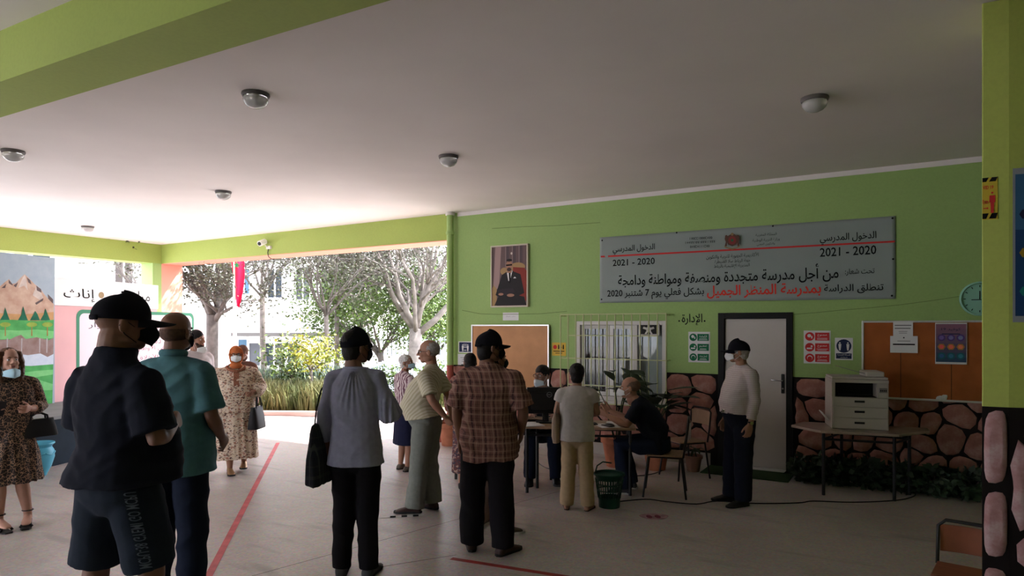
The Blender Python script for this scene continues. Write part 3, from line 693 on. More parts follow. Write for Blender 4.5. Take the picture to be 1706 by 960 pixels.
pr.px([(1208, 410), (1214, 413), (1221, 414), (1228, 413), (1234, 409), (1233, 412.5), (1221, 417), (1209, 413.5)], cg)
pr.build('print', bn)
m = MB()
for (px, py) in ((1004, 401), (1128, 388), (1288, 377), (1487, 364), (1488, 432), (1486, 493), (1003, 499)):
    a, z = WALL.hit(px, py); m.add([WALL.P(a + .012 * math.cos(k * math.pi / 4), z + .012 * math.sin(k * math.pi / 4), .0175) for k in range(8)], [tuple(range(8))])
m.build('eyelets', m_ink, bn)

# ---------------------------------------------------------------- signs on the near column
cp = Plane((c0.x, c0.y), ((c1 - c0).x, (c1 - c0).y))
e, P_, W_, H_ = sheet('warning_strip', 1636.5, 296, 1662, 366, 'yellow and black one metre warning strip on the near pillar', 'sign', mat('warn_yellow', (.60, .46, .05), .6), pl=cp)
e.children[0].location.x = 0
for z in (.9, .02):
    for k in (0, 1):
        x = -W_ * .5 + k * W_ * .62; P_.az([(max(-W_ * .5, x - W_ * .2), H_ * z), (x + W_ * .25, H_ * z), (min(x + W_ * .42, W_ * .5), H_ * min(1, z + .13)), (x, H_ * min(1, z + .13))], m_ink)
mr = mat('warn_red', (.6, .04, .04), .6)
P_.text('COVID 19'[2:], -W_ * .48, W_ * .22, H_ * .72, H_ * .81, mr, .02); P_.text('1m', -W_ * .48, -W_ * .12, H_ * .38, H_ * .48, mr, .02); P_.recta(-W_ * .45, H_ * .26, -W_ * .15, H_ * .28, mr); P_.az([(-W_ * .2, H_ * .24), (-W_ * .1, H_ * .27), (-W_ * .2, H_ * .3)], mr)
P_.disca(W_ * .14, H_ * .63, W_ * .08, mr, n=12); P_.az([(-W_ * .04, H_ * .57), (W_ * .32, H_ * .57), (W_ * .34, H_ * .4), (W_ * .26, H_ * .4), (W_ * .24, H_ * .15), (W_ * .04, H_ * .15), (W_ * .02, H_ * .4), (-W_ * .06, H_ * .4)], mr)
P_.build('print', e)
cp2 = Plane((c1.x, c1.y), ((c2 - c1).x, (c2 - c1).y))
e, P_, W_, H_ = sheet('blue_poster', 1687, 279, 1752, 537, 'large blue poster with coloured hexagons on the near pillar', 'poster', mat('poster_grey', (.30, .31, .36), .5), pl=cp2)
P_.recta(-W_ * .44, H_ * .04, W_ * .44, H_ * .96, mat('poster_blue', (.02, .06, .17), .5)); P_.recta(-W_ * .44, H_ * .6, W_ * .44, H_ * .96, mat('poster_blue2', (.05, .14, .28), .5))
for k, (z, c_) in enumerate(((.70, (.02, .02, .06)), (.45, (.45, .28, .03)), (.2, (.02, .22, .2)))):
    for x in (-.18, .25): P_.disca(W_ * x, H_ * z, W_ * .16, mat('hex%d' % k, c_, .5), n=6)
P_.build('print', e)

# ---------------------------------------------------------------- ceiling lamps
m_dome = mat('lamp_glass', (.75, .76, .76), .12, trans=.55)
m_bulb = mat('bulb_white', (.8, .8, .78), .3)
lamps = [(426, 156, 'ceiling lamp nearest the big ceiling beam'), (1357, 163, 'ceiling lamp alone on the far right, casting a long smudge'), (747, 260, 'ceiling lamp nearest the top of the drainpipe'), (22, 251, 'ceiling lamp cut by the left edge of the photograph'), (372, 319, 'ceiling lamp over the garden opening, left of the camera box'), (146, 377, 'smallest ceiling lamp, close to the left side beam')]
lp0 = None
for px, py, lb in lamps:
    t = (CEIL - EYE) * FOC / (HY - py); P0 = D(px, t, CEIL)
    if lp0 is None:
        lp0 = empty('ceiling_lamp', P0, lb, 'ceiling lamp', group='dome lamps on the hall ceiling')
        m = MB(); m.lathe((0, 0, 0), [(.105, 0), (.108, -.012), (.1, -.03), (.085, -.032)], 28); m.build('base', mat('lamp_base', (.12, .11, .11), .5), lp0, smooth='auto')
        m = MB(); m.lathe((0, 0, 0), [(.094, -.032), (.096, -.05), (.088, -.075), (.066, -.098), (.035, -.112), (.008, -.116)], 28); m.build('glass_dome', m_dome, lp0, smooth=True)
        m = MB(); m.ell((0, 0, -.07), (.028, .028, .03), 12, 8); m.lathe((0, 0, 0), [(.016, -.03), (.016, -.05)], 12); m.build('bulb', m_bulb, lp0, smooth=True)
    else: dup(lp0, P0, 0, lb)

# ---------------------------------------------------------------- security camera
ax, az = Plane((0, WY), (1, 0)).hit(446, 408)
sc = empty('security_camera', (ax, WY, az), 'small white security camera on the beam over the garden', 'camera')
m = MB(); m.box((.06, -.02, -.06), (.12, .04, .06)); m.tube([(.04, -.03, -.05), (.02, -.08, -.02)], .012, 8); m.build('mount', m_offw, sc, smooth='auto')
m = MB(); m.tube([(-.02, -.05, .06), (.01, -.2, .0)], [.055, .055], 16); m.build('body', m_white, sc, smooth='auto')
m = MB(); m.tube([(.01, -.2, .0), (.0125, -.215, -.006)], [.036, .034], 14); m.build('lens', m_plastic_k, sc)
m = MB(); m.tube([(.05, -.02, -.08), (.03, -.025, -.16), (.05, -.02, -.24), (.12, -.005, -.29), (.2, .0, -.29)], .008, 6); m.build('cable', m_metal, sc, smooth=True)
# ================================================================= outside the hall
m_bldg = mat('building_white', (.80, .79, .77), .85, noise_s=.5, noise_a=.05)
m_winfr = mat('window_white', (.75, .75, .75), .5); m_wing = mat('far_glass', (.02, .03, .04), .5, spec=.2); m_wing2 = mat('far_glass_grey', (.075, .08, .09), .5, spec=.2); m_shut = mat('shutter_blue', (.05, .11, .17), .6)
class View:
    """a facade standing square to a direction; pixel helper used only to measure"""
    def __init__(s, pxa, ta, pxb, tb):
        a, b = D(pxa, ta), D(pxb, tb); s.pl = Plane((a.x, a.y), ((b - a).x, (b - a).y)); s.len = (b - a).length
    def box(s, m, a0, a1, z0, z1, d0, d1):
        m.prism([s.pl.P(a0, z0, d0), s.pl.P(a1, z0, d0), s.pl.P(a1, z0, d1), s.pl.P(a0, z0, d1)], (0, 0, z1 - z0))
    def rect(s, x0, y0, x1, y1):
        a0, z1 = s.pl.hit(x0, y0); a1, _ = s.pl.hit(x1, y0); z0 = s.pl.hit((x0 + x1) / 2, y1)[1]; return a0, a1, z0, z1
def facade_window(V, e, x0, y0, x1, y1, gm, n=2):
    a0, a1, z0, z1 = V.rect(x0, y0, x1, y1); f = .05; m = MB()
    V.box(m, a0 - f, a0, z0 - f, z1 + f, 0, .06); V.box(m, a1, a1 + f, z0 - f, z1 + f, 0, .06); V.box(m, a0, a1, z0 - f, z0, 0, .06); V.box(m, a0, a1, z1, z1 + f, 0, .06)
    for k in range(1, n):
        x = lerp_(a0, a1, k / n); V.box(m, x - .03, x + .03, z0, z1, 0, .05)
    w_ = m.build('window', m_winfr, e); m = MB(); V.box(m, a0, a1, z0, z1, .004, .02); m.build('pane', gm, w_)
def lerp_(a, b, t): return a + (b - a) * t
V = View(300, 27, 700, 27)
e = empty('building', (0, 0, 0), 'white two storey building across the garden behind the flagpole', 'building')
m = MB(); V.box(m, -1, V.len * .80, 0, 8.5, -5, 0); m.build('wall', m_bldg, e)
m = MB(); V.box(m, -1, V.len * .8, 0, ZH(618, 27) + .12, 0, .35); m.build('plinth', m_bldg, e)
m = MB(); a0, a1, z0, z1 = V.rect(380, 500, 600, 520); V.box(m, -1, V.len * .8, z0, z1, 0, .5); m.build('floor_band', m_bldg, e)
m = MB(); z = ZH(560, 27); V.box(m, V.rect(400, 500, 401, 510)[0], V.rect(560, 500, 575, 510)[1], z, z + .14, 0, .9); m.build('canopy', mat('canopy_grey', (.10, .095, .09), .8), e)
for r_ in ((416, 572, 434, 609, m_wing2, 1), (438, 572, 456, 609, m_wing, 1), (459, 572, 475, 609, m_wing2, 1), (480, 572, 496, 609, m_wing2, 1), (398, 566, 412, 600, m_shut, 1), (447, 450, 470, 496, m_wing, 2), (494, 446, 516, 500, m_wing2, 2), (398, 448, 416, 490, m_shut, 2), (330, 455, 350, 498, m_wing, 2), (540, 450, 562, 500, m_wing, 2)): facade_window(V, e, *r_)
for x in (432, 480, 527):
    a0, a1, z0, z1 = V.rect(x, 420, x + 9, 500); m = MB(); V.box(m, a0, a1, z1 * .0 + ZH(503, 27), 8.4, 0, .45); m.build('pilaster', m_bldg, e)
# building seen through the left opening
V2 = View(-150, 26, 262, 30)
e = empty('building', (0, 0, 0), 'white building beyond the left opening, above the mural and toilet sign', 'building')
m = MB(); V2.box(m, -6, V2.len, 0, 9, -4, 0); m.build('wall', m_bldg, e)
for r_ in ((-6, 408, 16, 421, m_wing, 2), (24, 412, 48, 425, m_wing2, 1), (55, 414, 84, 430, m_wing, 1), (192, 430, 205, 474, mat('shutter_brown', (.07, .06, .055), .8), 1), (208, 430, 221, 474, mat('shutter_brown', (.07, .06, .055), .8), 1)): facade_window(V2, e, *r_)
m = MB(); a0, a1, z0, z1 = V2.rect(88, 425, 93, 470); V2.box(m, a0, a1, 0, z1 + .4, .1, .35); tag(m.build('rain_post', mat('post_green', (.18, .25, .20), .7)), 'grey-green vertical post beside the top of the mural panel', 'post')
# garden wall far right
V3 = View(558, 22, 830, 23)
e = empty('garden_wall', (0, 0, 0), 'low white garden wall behind the big tree', 'wall')
m = MB(); V3.box(m, 0, V3.len, 0, ZH(592, 22.5), -.2, 0); m.build('wall', m_bldg, e)
m_fence = mat('fence_blue', (.40, .46, .50), .6); fm = MB(); n = 40
fm.box((0, 0, .3), (.03, .03, .6)); fme = None
for k in range(n):
    p_ = V3.pl.P(V3.len * (k + .5) / n, ZH(592, 22.5), -.1)
    if fme is None: o = fm.build('picket', m_fence, e, loc=p_); fme = o.data
    else: o = bpy.data.objects.new('picket', fme); col.objects.link(o); o.parent = e; o.location = p_
m = MB(); V3.box(m, 0, V3.len, ZH(592, 22.5) + .5, ZH(592, 22.5) + .54, -.12, -.08); m.build('rail', m_fence, e)
# far neighbour
V4 = View(545, 40, 640, 40)
e = empty('building', (0, 0, 0), 'distant small white house between the thin tree and the big tree', 'building'); m = MB(); V4.box(m, 0, V4.len, 0, ZH(520, 40), -3, 0); m.build('wall', m_bldg, e)
for r_ in ((560, 532, 575, 536, m_wing, 1), (558, 556, 574, 562, m_wing, 2)): facade_window(V4, e, *r_)

# paving edge, soil and planting
m = MB(); pts = [D(424, 13.56), D(800, 13.25), D(900, 24), D(300, 24)]; m.prism([(p.x, p.y, -.008) for p in pts], (0, 0, .03)); tag(m.build('ground', m_soil), kind='structure')
m = MB(); a, b = D(422, 13.55), D(800, 13.22); q = (b - a).normalized(); n_ = Vector((q.y, -q.x, 0)) * .16; m.prism([(p.x, p.y, -.01) for p in (a, b, b + n_, a + n_)], (0, 0, .10)); tag(m.build('kerb', mat('kerb_pink', (.50, .36, .33), .8), bevel=.01), kind='structure')
def leafmat(name, a, b, rough=.6):
    def f(N, L, co):
        n = N.new('ShaderNodeTexNoise'); n.inputs['Scale'].default_value = 2.5; n.inputs['Detail'].default_value = 6; L.new(co, n.inputs[0]); return ramp(N, L, n.outputs['Fac'], [(.35, a), (.65, b)])
    m = mat_nodes(name, f, rough); b_ = m.node_tree.nodes['Principled BSDF']; b_.inputs['Subsurface Weight'].default_value = 0; return m
l_grey = leafmat('leaf_greygreen', (.03, .037, .018), (.085, .082, .05)); l_green = leafmat('leaf_green', (.025, .055, .008), (.10, .17, .018)); l_yel = leafmat('leaf_yellow', (.09, .16, .01), (.34, .31, .015)); l_dark = leafmat('leaf_dark', (.012, .028, .012), (.03, .06, .025))
m_bark = mat('bark_grey', (.11, .095, .085), .9, noise_s=6, noise_a=.3); m_bark2 = mat('bark_pale', (.17, .15, .135), .9, noise_s=6, noise_a=.3); m_twig = mat('twig_grey', (.12, .105, .095), .9)
def leaf_add(mb, p, sz, rnd, up=.3):
    d = Vector((rnd.gauss(0, 1), rnd.gauss(0, 1), rnd.gauss(0, .7))).normalized(); e_ = d.cross(Vector((rnd.gauss(0, 1), rnd.gauss(0, 1), rnd.gauss(0, 1)))).normalized() * sz * .28
    mb.add([p, p + d * sz * .5 + e_, p + d * sz, p + d * sz * .5 - e_], [(0, 1, 2, 3)])
def tree(px, t, label, h=5.5, fork=1.6, r=.2, nb=6, levels=3, spread=.6, leaf=l_grey, lsz=.10, nleaf=10, bark=m_bark, seed=1, cat='tree', lean=0, zoff=0, twigs=True, lr=.45):
    rnd = random.Random(seed); e = empty('tree', D(px, t, zoff), label, cat)
    tk = MB(); tw = MB(); lf = MB()
    base = Vector((0, 0, 0)); top = Vector((rnd.uniform(-.1, .1) + lean, rnd.uniform(-.1, .1), fork))
    tk.tube([base, base + Vector((0, 0, .1)), base.lerp(top, .5) + Vector((rnd.uniform(-.05, .05), 0, 0)), top], [r * 1.3, r * 1.05, r * .9, r * .85], 10)
    def grow(p, d, L, rad, lv):
        pts = [p]; rds = [rad]; n = 4
        for k in range(n):
            d = (d + Vector((rnd.gauss(0, .16), rnd.gauss(0, .16), rnd.gauss(0, .10) + .04))).normalized(); p = p + d * L / n; pts.append(p); rds.append(rad * (1 - .55 * (k + 1) / n))
        (tk if lv >= levels - 1 else tw).tube(pts, rds, 6 if lv > 1 else 3)
        if lv == 0:
            for k in range(nleaf):
                q = pts[rnd.randint(1, n)] + Vector((rnd.gauss(0, lr * .4), rnd.gauss(0, lr * .4), rnd.gauss(0, lr * .35))); leaf_add(lf, q, lsz * rnd.uniform(.6, 1.3), rnd)
            return
        for k in range(rnd.randint(3, 4)):
            i = rnd.randint(1, n); a = rnd.uniform(.35, .95); ax = Vector((rnd.gauss(0, 1), rnd.gauss(0, 1), rnd.gauss(0, 1))).cross(d).normalized(); nd = (d * math.cos(a) + ax * math.sin(a)).normalized()
            grow(pts[i], nd, L * rnd.uniform(.55, .8), rds[i] * .7, lv - 1)
        grow(pts[-1], d, L * .7, rds[-1], lv - 1)
    for k in range(nb):
        a = 2 * math.pi * (k + rnd.uniform(-.3, .3)) / nb; s_ = spread * rnd.uniform(.6, 1.2); d = Vector((math.cos(a) * s_, math.sin(a) * s_, 1)).normalized()
        grow(top - Vector((0, 0, rnd.uniform(0, .25))), d, (h - fork) * rnd.uniform(.38, .5), r * rnd.uniform(.38, .55), levels)
    tk.build('trunk', bark, e, smooth=True); o = tw.build('twigs', m_twig, e); o['kind'] = 'stuff'
    if lf.v: o = lf.build('foliage', leaf, e); o['kind'] = 'stuff'
    return e
tree(350, 16.5, 'grey-green tree with pale trunk left of the flagpole', h=6.0, fork=2.1, r=.17, nb=7, levels=3, spread=.75, lsz=.085, nleaf=20, seed=5)
tree(692, 19, 'large pale barked tree with fanning bare branches near the drainpipe', h=7.5, fork=1.75, r=.21, nb=10, levels=3, spread=.7, lsz=.08, nleaf=9, bark=m_bark2, seed=8)
tree(543, 17.5, 'slim dark tree standing in the middle of the garden', h=6.0, fork=2.2, r=.07, nb=6, levels=3, spread=.85, lsz=.085, nleaf=14, seed=11)
tree(560, 20.5, 'second slim tree, just right of the slim dark tree', h=6.4, fork=2.4, r=.08, nb=5, levels=3, spread=.8, lsz=.09, nleaf=9, seed=12)
tree(519, 14.6, 'small yellow leaved tree in front of the white building', h=1.95, fork=1.0, r=.04, nb=7, levels=1, spread=1.1, leaf=l_yel, lsz=.075, nleaf=38, bark=m_bark2, seed=21, lr=.38)
tree(487, 15.2, 'small green leaved tree just left of the yellow leaved one', h=1.9, fork=.7, r=.04, nb=5, levels=1, spread=.9, leaf=l_green, lsz=.09, nleaf=40, seed=22, lr=.5)
tree(640, 21, 'bright green leafy tree left of the big pale tree', h=4.6, fork=1.0, r=.1, nb=7, levels=2, spread=1.0, leaf=l_green, lsz=.11, nleaf=95, seed=31, lr=.9)
tree(735, 24, 'bright green leafy tree half hidden behind the drainpipe', h=4.8, fork=1.0, r=.1, nb=7, levels=2, spread=1.0, leaf=l_green, lsz=.12, nleaf=95, seed=32, lr=.9)
tree(600, 26, 'distant grey-green tree above the low garden wall', h=7.5, fork=2.0, r=.14, nb=7, levels=3, spread=.7, lsz=.11, nleaf=8, seed=33, lr=.8)
tree(440, 22, 'airy grey-green tree in front of the upper windows', h=8, fork=3.0, r=.10, nb=6, levels=3, spread=.8, lsz=.10, nleaf=5, seed=41)
tree(235, 20, 'thin tree seen above the toilet sign wall', h=6.2, fork=2.9, r=.07, nb=5, levels=2, spread=.9, lsz=.12, nleaf=6, seed=42)
# flagpole and flag
fp = empty('flagpole', D(391, 15.0), 'slim white flagpole in the garden', 'flagpole')
m = MB(); m.tube([(0, 0, 0), (0, 0, 5.6)], [.045, .03], 12); m.build('pole', m_white, fp, smooth='auto'); m = MB(); m.lathe((0, 0, 0), [(.16, -.005), (.16, .05), (.06, .08)], 16); m.build('base', m_offw, fp, smooth='auto'); m = MB(); m.ell((0, 0, 5.64), (.05, .05, .05), 10, 6); m.build('finial', m_offw, fp, smooth=True)
zt, zb = ZH(430, 15), ZH(512, 15)
def flag_pt(u, v):  # u across, v down
    w_ = .30 * (1 - .75 * v ** 2.2); x = u * w_ - .02 - .13 * (1 - v) ; return Vector((x + .05, .035 * math.sin(u * 9 + v * 2) + .02, zt + (zb - zt) * (v + .0 * u) + .03 * math.sin(u * 6)))
fl = empty('flag', D(391, 14.93), 'crimson flag with a green star hanging limp from the flagpole', 'flag', rz=YAW)
m = MB(); nu, nv = 14, 20; m.add([flag_pt(i / nu, j / nv) for i in range(nu + 1) for j in range(nv + 1)], [(i * (nv + 1) + j, (i + 1) * (nv + 1) + j, (i + 1) * (nv + 1) + j + 1, i * (nv + 1) + j + 1) for i in range(nu) for j in range(nv)])
o = m.build('cloth', mat('flag_crimson', (.62, .015, .08), .7), fl, smooth=True); s = o.modifiers.new('s', 'SOLIDIFY'); s.thickness = .004
m = MB(); st = []
for k in range(10):
    rr_ = .085 if k % 2 == 0 else .033; st.append((.05 + .03 + rr_ * math.sin(k * math.pi / 5) * .8, zt - .17 + rr_ * math.cos(k * math.pi / 5)))
m.prism([(x - .02, -.045, z) for x, z in st], (0, .008, 0)); m.build('star', mat('flag_green', (.01, .16, .06), .7), fl)
# grass bed
def grass(name, pxa, pxb, t0, t1, n, hmin, hmax, mt, label, seed, wd=.018, lean_=.25):
    rnd = random.Random(seed); m = MB()
    for k in range(n):
        u = rnd.random(); t = rnd.uniform(t0, t1); p = D(lerp_(pxa, pxb, u), t, 0); h = rnd.uniform(hmin, hmax); dx, dy = rnd.gauss(0, lean_) * h, rnd.gauss(0, lean_) * h; a = rnd.uniform(0, math.pi); w_ = Vector((math.cos(a), math.sin(a), 0)) * wd
        m.add([p - w_, p + w_, p + Vector((dx * .4, dy * .4, h * .6)) + w_ * .7, p + Vector((dx * .4, dy * .4, h * .6)) - w_ * .7, p + Vector((dx, dy, h))], [(0, 1, 2, 3), (3, 2, 4)])
    o = m.build(name, mt); return tag(o, label, 'grass', kind='stuff')
g1 = leafmat('grass_olive', (.06, .085, .02), (.20, .19, .07)); g2 = leafmat('grass_bluegreen', (.035, .07, .045), (.11, .15, .10))
grass('grass', 424, 640, 13.75, 15.0, 5200, .35, .72, g1, 'tall olive grass growing behind the pink kerb', 1)
grass('grass', 418, 600, 15.2, 16.6, 1500, .5, .95, g2, 'darker blue-green spiky grass behind the olive grass', 2, wd=.035, lean_=.18)
grass('grass', 560, 800, 14.6, 20, 2200, .2, .6, g1, 'low rough grass under the big pale tree', 3, wd=.03)
def bush(px, t, rx, rz, n, lsz, mt, label, seed, name='shrub', flowers=0, fmt=None, loc=None, cz=None):
    rnd = random.Random(seed); e = empty(name, loc if loc is not None else D(px, t), label, 'shrub'); m = MB(); fl_ = MB()
    for k in range(n):
        d = Vector((rnd.gauss(0, 1), rnd.gauss(0, 1), rnd.gauss(0, 1))).normalized() * rnd.uniform(.55, 1) ** .5; leaf_add(m, Vector((d.x * rx, d.y * rx, max(.03, (cz or rz) + d.z * rz))), lsz * rnd.uniform(.6, 1.3), rnd)
    for k in range(flowers):
        d = Vector((rnd.gauss(0, 1), rnd.gauss(0, 1), abs(rnd.gauss(0, 1)))).normalized(); c = Vector((d.x * rx * 1.02, d.y * rx * 1.02, rz + d.z * rz * 1.02)); 
        for j in range(5): leaf_add(fl_, c + Vector((rnd.gauss(0, .02), rnd.gauss(0, .02), rnd.gauss(0, .02))), .055, rnd)
    for k in range(7):
        a = k * .9; fl = None; q = MB(); 
    st_ = MB()
    for k in range(7): a = k * .9; st_.tube([(0, 0, 0), (math.cos(a) * rx * .3, math.sin(a) * rx * .3, rz), (math.cos(a) * rx * .55, math.sin(a) * rx * .55, rz * 1.5)], [.02, .012, .006], 5)
    st_.build('stems', m_twig, e); o = m.build('foliage', mt, e); o['kind'] = 'stuff'
    if flowers: o = fl_.build('blossoms', fmt, e); o['kind'] = 'stuff'
    return e
m_flow = mat('flower_paleblue', (.62, .70, .82), .7)
bush(648, 13.9, .62, .52, 2600, .10, l_green, 'shrub covered in pale blue flowers behind the woman in lilac', 3, flowers=420, fmt=m_flow)
bush(728, 15.5, .8, .5, 1500, .11, l_green, 'flowering shrub further back, close to the drainpipe', 4, flowers=260, fmt=m_flow)
pl_ = bush(352, 12.6, .26, .28, 420, .09, l_green, 'small green plant in a terracotta planter outside the left pillar', 6, name='planter_plant', cz=.55)
m = MB(); m.lathe((0, 0, 0), [(.16, 0), (.2, .28), (.22, .3), (.22, .34), (.18, .34), (.17, .3)], 24); m.build('pot', m_terra, pl_, smooth='auto')

# ---------------------------------------------------------------- toilet wall, mural, stage
L_ = D(92, 10.1); R_ = D(262, 12.2); TW = Plane((L_.x, L_.y), ((R_ - L_).x, (R_ - L_).y)); tl = (R_ - L_).length
zt = TW.hit(342, 523)[1]; aend = TW.hit(342, 523)[0]; zband = TW.hit(120, 510)[1]; ztop = TW.hit(110, 463)[1]
def slab(pl, m, a0, a1, z0, z1, d0, d1): m.prism([pl.P(a0, z0, d0), pl.P(a1, z0, d0), pl.P(a1, z0, d1), pl.P(a0, z0, d1)], (0, 0, z1 - z0))
m = MB(); slab(TW, m, -.9, tl, 0, zband, -.18, 0); slab(TW, m, tl, aend, 0, zt, -.18, 0); tag(m.build('wall_toilets', m_pinkwall), kind='structure')
e = empty('toilet_sign', TW.P(0, zband), 'long white board with black Arabic lettering above the pink wall', 'sign')
m = MB(); slab(TW, m, -.2, tl, zband + .002, ztop, -.14, .02); o = m.build('board', m_white, None); o.parent = e; o.matrix_parent_inverse = Matrix.Translation(-e.location)
pr = Print(TW, .022)
def tw(t, x0, x1, yb, yt, mt, bold=.0):
    mx = (x0 + x1) / 2; a0 = TW.hit(x0, 480)[0]; a1 = TW.hit(x1, 480)[0]; pr.text(t, a0, a1, TW.hit(mx, yb)[1], TW.hit(mx, yt)[1], mt, bold)
tw('إناث', 104, 156, 503, 481, m_ink); tw('مراحيض', 180, 248, 506, 484, m_ink); pr.disc(167, 492, 4.6, 5.4, mat('medallion', (.30, .20, .09), .5))
o = pr.build('lettering', None); o.parent = e; o.matrix_parent_inverse = Matrix.Translation(-e.location)
pr = Print(TW, .002); m_gf = mat('frame_green_paint', (.06, .22, .13), .7); m_inner = mat('pale_pink_paint', (.78, .66, .70), .8)
b = [TW.hit(127, 518), TW.hit(300, 524)]; a0, a1 = b[0][0], aend - .35; z1 = TW.hit(140, 516)[1]; z0 = .75
def rr(a0, z0, a1, z1, r): return [(cx + r * math.cos(t), cz + r * math.sin(t)) for cx, cz, s0 in ((a1 - r, z1 - r, 0), (a0 + r, z1 - r, 90), (a0 + r, z0 + r, 180), (a1 - r, z0 + r, 270)) for t in [R(s0 + 18 * k) for k in range(6)]]
pr.az(rr(a0, z0, a1, z1, .12), m_gf); pr.az(rr(a0 + .06, z0 + .06, a1 - .06, z1 - .06, .09), m_inner)
m_maroon = mat('maroon_paint', (.20, .03, .06), .7); m_gb = mat('greyblack_paint', (.05, .05, .06), .7)
tw('أنوار', 147, 180, 548, 534, m_gb); tw('الآن'.replace('آ', 'أ'), 230, 252, 535, 527, m_red); tw('ت الأ', 232, 264, 549, 535, m_maroon); tw('تستند', 234, 268, 560, 549, m_maroon); tw('ذمت ما', 228, 268, 573, 562, m_maroon); tw('في الأوطان', 226, 274, 587, 574, m_maroon); tw('و الأخلاق', 228, 272, 600, 590, m_maroon)
tag(pr.build('painted_verse', None), 'green bordered panel of painted Arabic lines on the pink wall', 'painting')
# pink trim at the wall end
# mural
ML = D(-60, 8.7); MR = D(92, 9.95); MP = Plane((MR.x, MR.y), ((MR - ML).x, (MR - ML).y))
e = empty('mural_panel', MP.P(0, .65), 'tall mural board painted with mountains, trees and a river', 'mural')
zt1 = MP.hit(90, 430)[1]
m = MB(); slab(MP, m, -2.4, -.01, .655, zt1, -.03, 0); o = m.build('board', mat('mural_back', (.35, .42, .48), .8)); o.parent = e; o.matrix_parent_inverse = Matrix.Translation(-e.location)
pr = Print(MP, .002); c = lambda n, v, v2=None: mat('mural_' + n, v, .8, noise_s=9, c2=v2 or tuple(x * .7 for x in v))
X = -40
def mp(pts, mt): pr.px(pts, mt)
mp([(X, 417), (91.5, 430.5), (89, 560), (X, 560)], c('sky', (.42, .50, .56), (.36, .44, .52)))
mt_tan = c('mount', (.62, .46, .36), (.48, .30, .22)); mt_l = c('mount_light', (.72, .62, .56)); mt_d = c('mount_dark', (.16, .12, .12)); mt_o = c('orange', (.62, .36, .16))
mp([(X, 505), (-20, 490), (0, 477), (8, 470), (15, 465), (20, 473), (26, 472), (34, 463), (41, 457), (50, 466), (58, 474), (66, 480), (74, 491), (82, 500), (89.5, 507), (89, 545), (X, 545)], mt_tan)
mp([(41, 457), (36, 466), (30, 480), (40, 476), (46, 484), (44, 468)], mt_l); mp([(60, 478), (54, 492), (66, 500), (72, 496), (66, 484)], mt_l)
for q in ([(44, 462), (50, 467), (52, 474), (47, 471)], [(60, 476), (68, 482), (69, 488), (61, 484)], [(79, 490), (88, 499), (88, 506), (80, 498)], [(14, 466), (20, 473), (21, 476), (14, 472)], [(58, 505), (72, 497), (71, 501), (60, 508)], [(22, 476), (30, 470), (26, 479)], [(2, 480), (10, 473), (8, 480)]): mp(q, mt_d)
mp([(X, 520), (0, 522), (40, 524), (89, 520), (89, 545), (X, 545)], mt_o)
gn = c('green', (.10, .42, .12), (.06, .30, .08)); gl = c('green_light', (.22, .58, .22), (.14, .48, .16)); gd = c('green_dark', (.02, .16, .09))
for x, h in ((8, 22), (38, 24), (58, 16), (75, 20)): mp([(x - 9, 534), (x - 3, 524), (x, 534 - h), (x + 4, 524), (x + 8, 534)], gd)
mp([(X, 534), (20, 533), (60, 535), (89, 533), (88.5, 568), (X, 568)], gn); mp([(X, 548), (30, 551), (60, 549), (88.5, 552), (88, 564), (X, 566)], gl)
br = c('trunk', (.45, .22, .07))
for x in (8, 52, 78): mp([(x - 1, 560), (x - .6, 542), (x + .6, 542), (x + 1, 560)], br); pr.disc(x, 541, 9, 4, c('crown', (.32, .45, .08)), 12)
rk = c('rock', (.24, .15, .13), (.34, .25, .23)); mp([(X, 567), (15, 566), (25, 561), (34, 558), (42, 565), (60, 562), (80, 567), (88.3, 563), (88, 590), (78, 595), (66, 589), (45, 592), (20, 588), (X, 586)], rk)
for x in (10, 34, 64, 76): mp([(x, 564), (x + 2.5, 564), (x + 1.5, 588), (x, 588)], c('fall', (.50, .46, .46)))
mp([(X, 586), (20, 588), (45, 592), (66, 589), (78, 595), (88, 590), (87.5, 607), (50, 610), (X, 606)], c('water', (.62, .68, .76), (.50, .58, .68)))
mp([(X, 606), (50, 610), (87.5, 607), (86, 672), (X, 690)], gn); mp([(30, 622), (60, 618), (87, 616), (87, 624), (50, 630)], gl); mp([(20, 640), (60, 632), (86.5, 640), (86.3, 650), (40, 652)], gl)
o = pr.build('painting', None); o.parent = e; o.matrix_parent_inverse = Matrix.Translation(-e.location)
# stage
m_st = mat('stage_navy', (.012, .022, .034), .8, noise_s=4, noise_a=.2); m_stt = mat('stage_top', (.22, .22, .225), .8, noise_s=3, noise_a=.1)
fa = D(65, 8.3); off = (fa - L_).dot(TW.n)
e = empty('stage', TW.P(0, 0, off), 'low dark stage with a grey top in front of the mural', 'stage')
m = MB(); slab(TW, m, -4.5, 1.55, .002, .60, .01, off - .03); o = m.build('body', m_st); o.parent = e; o.matrix_parent_inverse = Matrix.Translation(-e.location)
m = MB(); slab(TW, m, -4.5, 1.6, .601, .65, .01, off); o = m.build('top', m_stt, bevel=.006); o.parent = e; o.matrix_parent_inverse = Matrix.Translation(-e.location)
p = D(64, 8.0)
vz = empty('vase', p, 'large turquoise vase on the floor in front of the stage', 'vase')
m = MB(); m.lathe((0, 0, 0), [(.085, 0), (.09, .02), (.13, .10), (.165, .22), (.16, .30), (.135, .345), (.15, .37), (.168, .385), (.165, .40), (.145, .385), (.12, .34)], 32); m.build('body', mat('turquoise_glaze', (.10, .42, .58), .35), vz, smooth='auto')
m = MB()
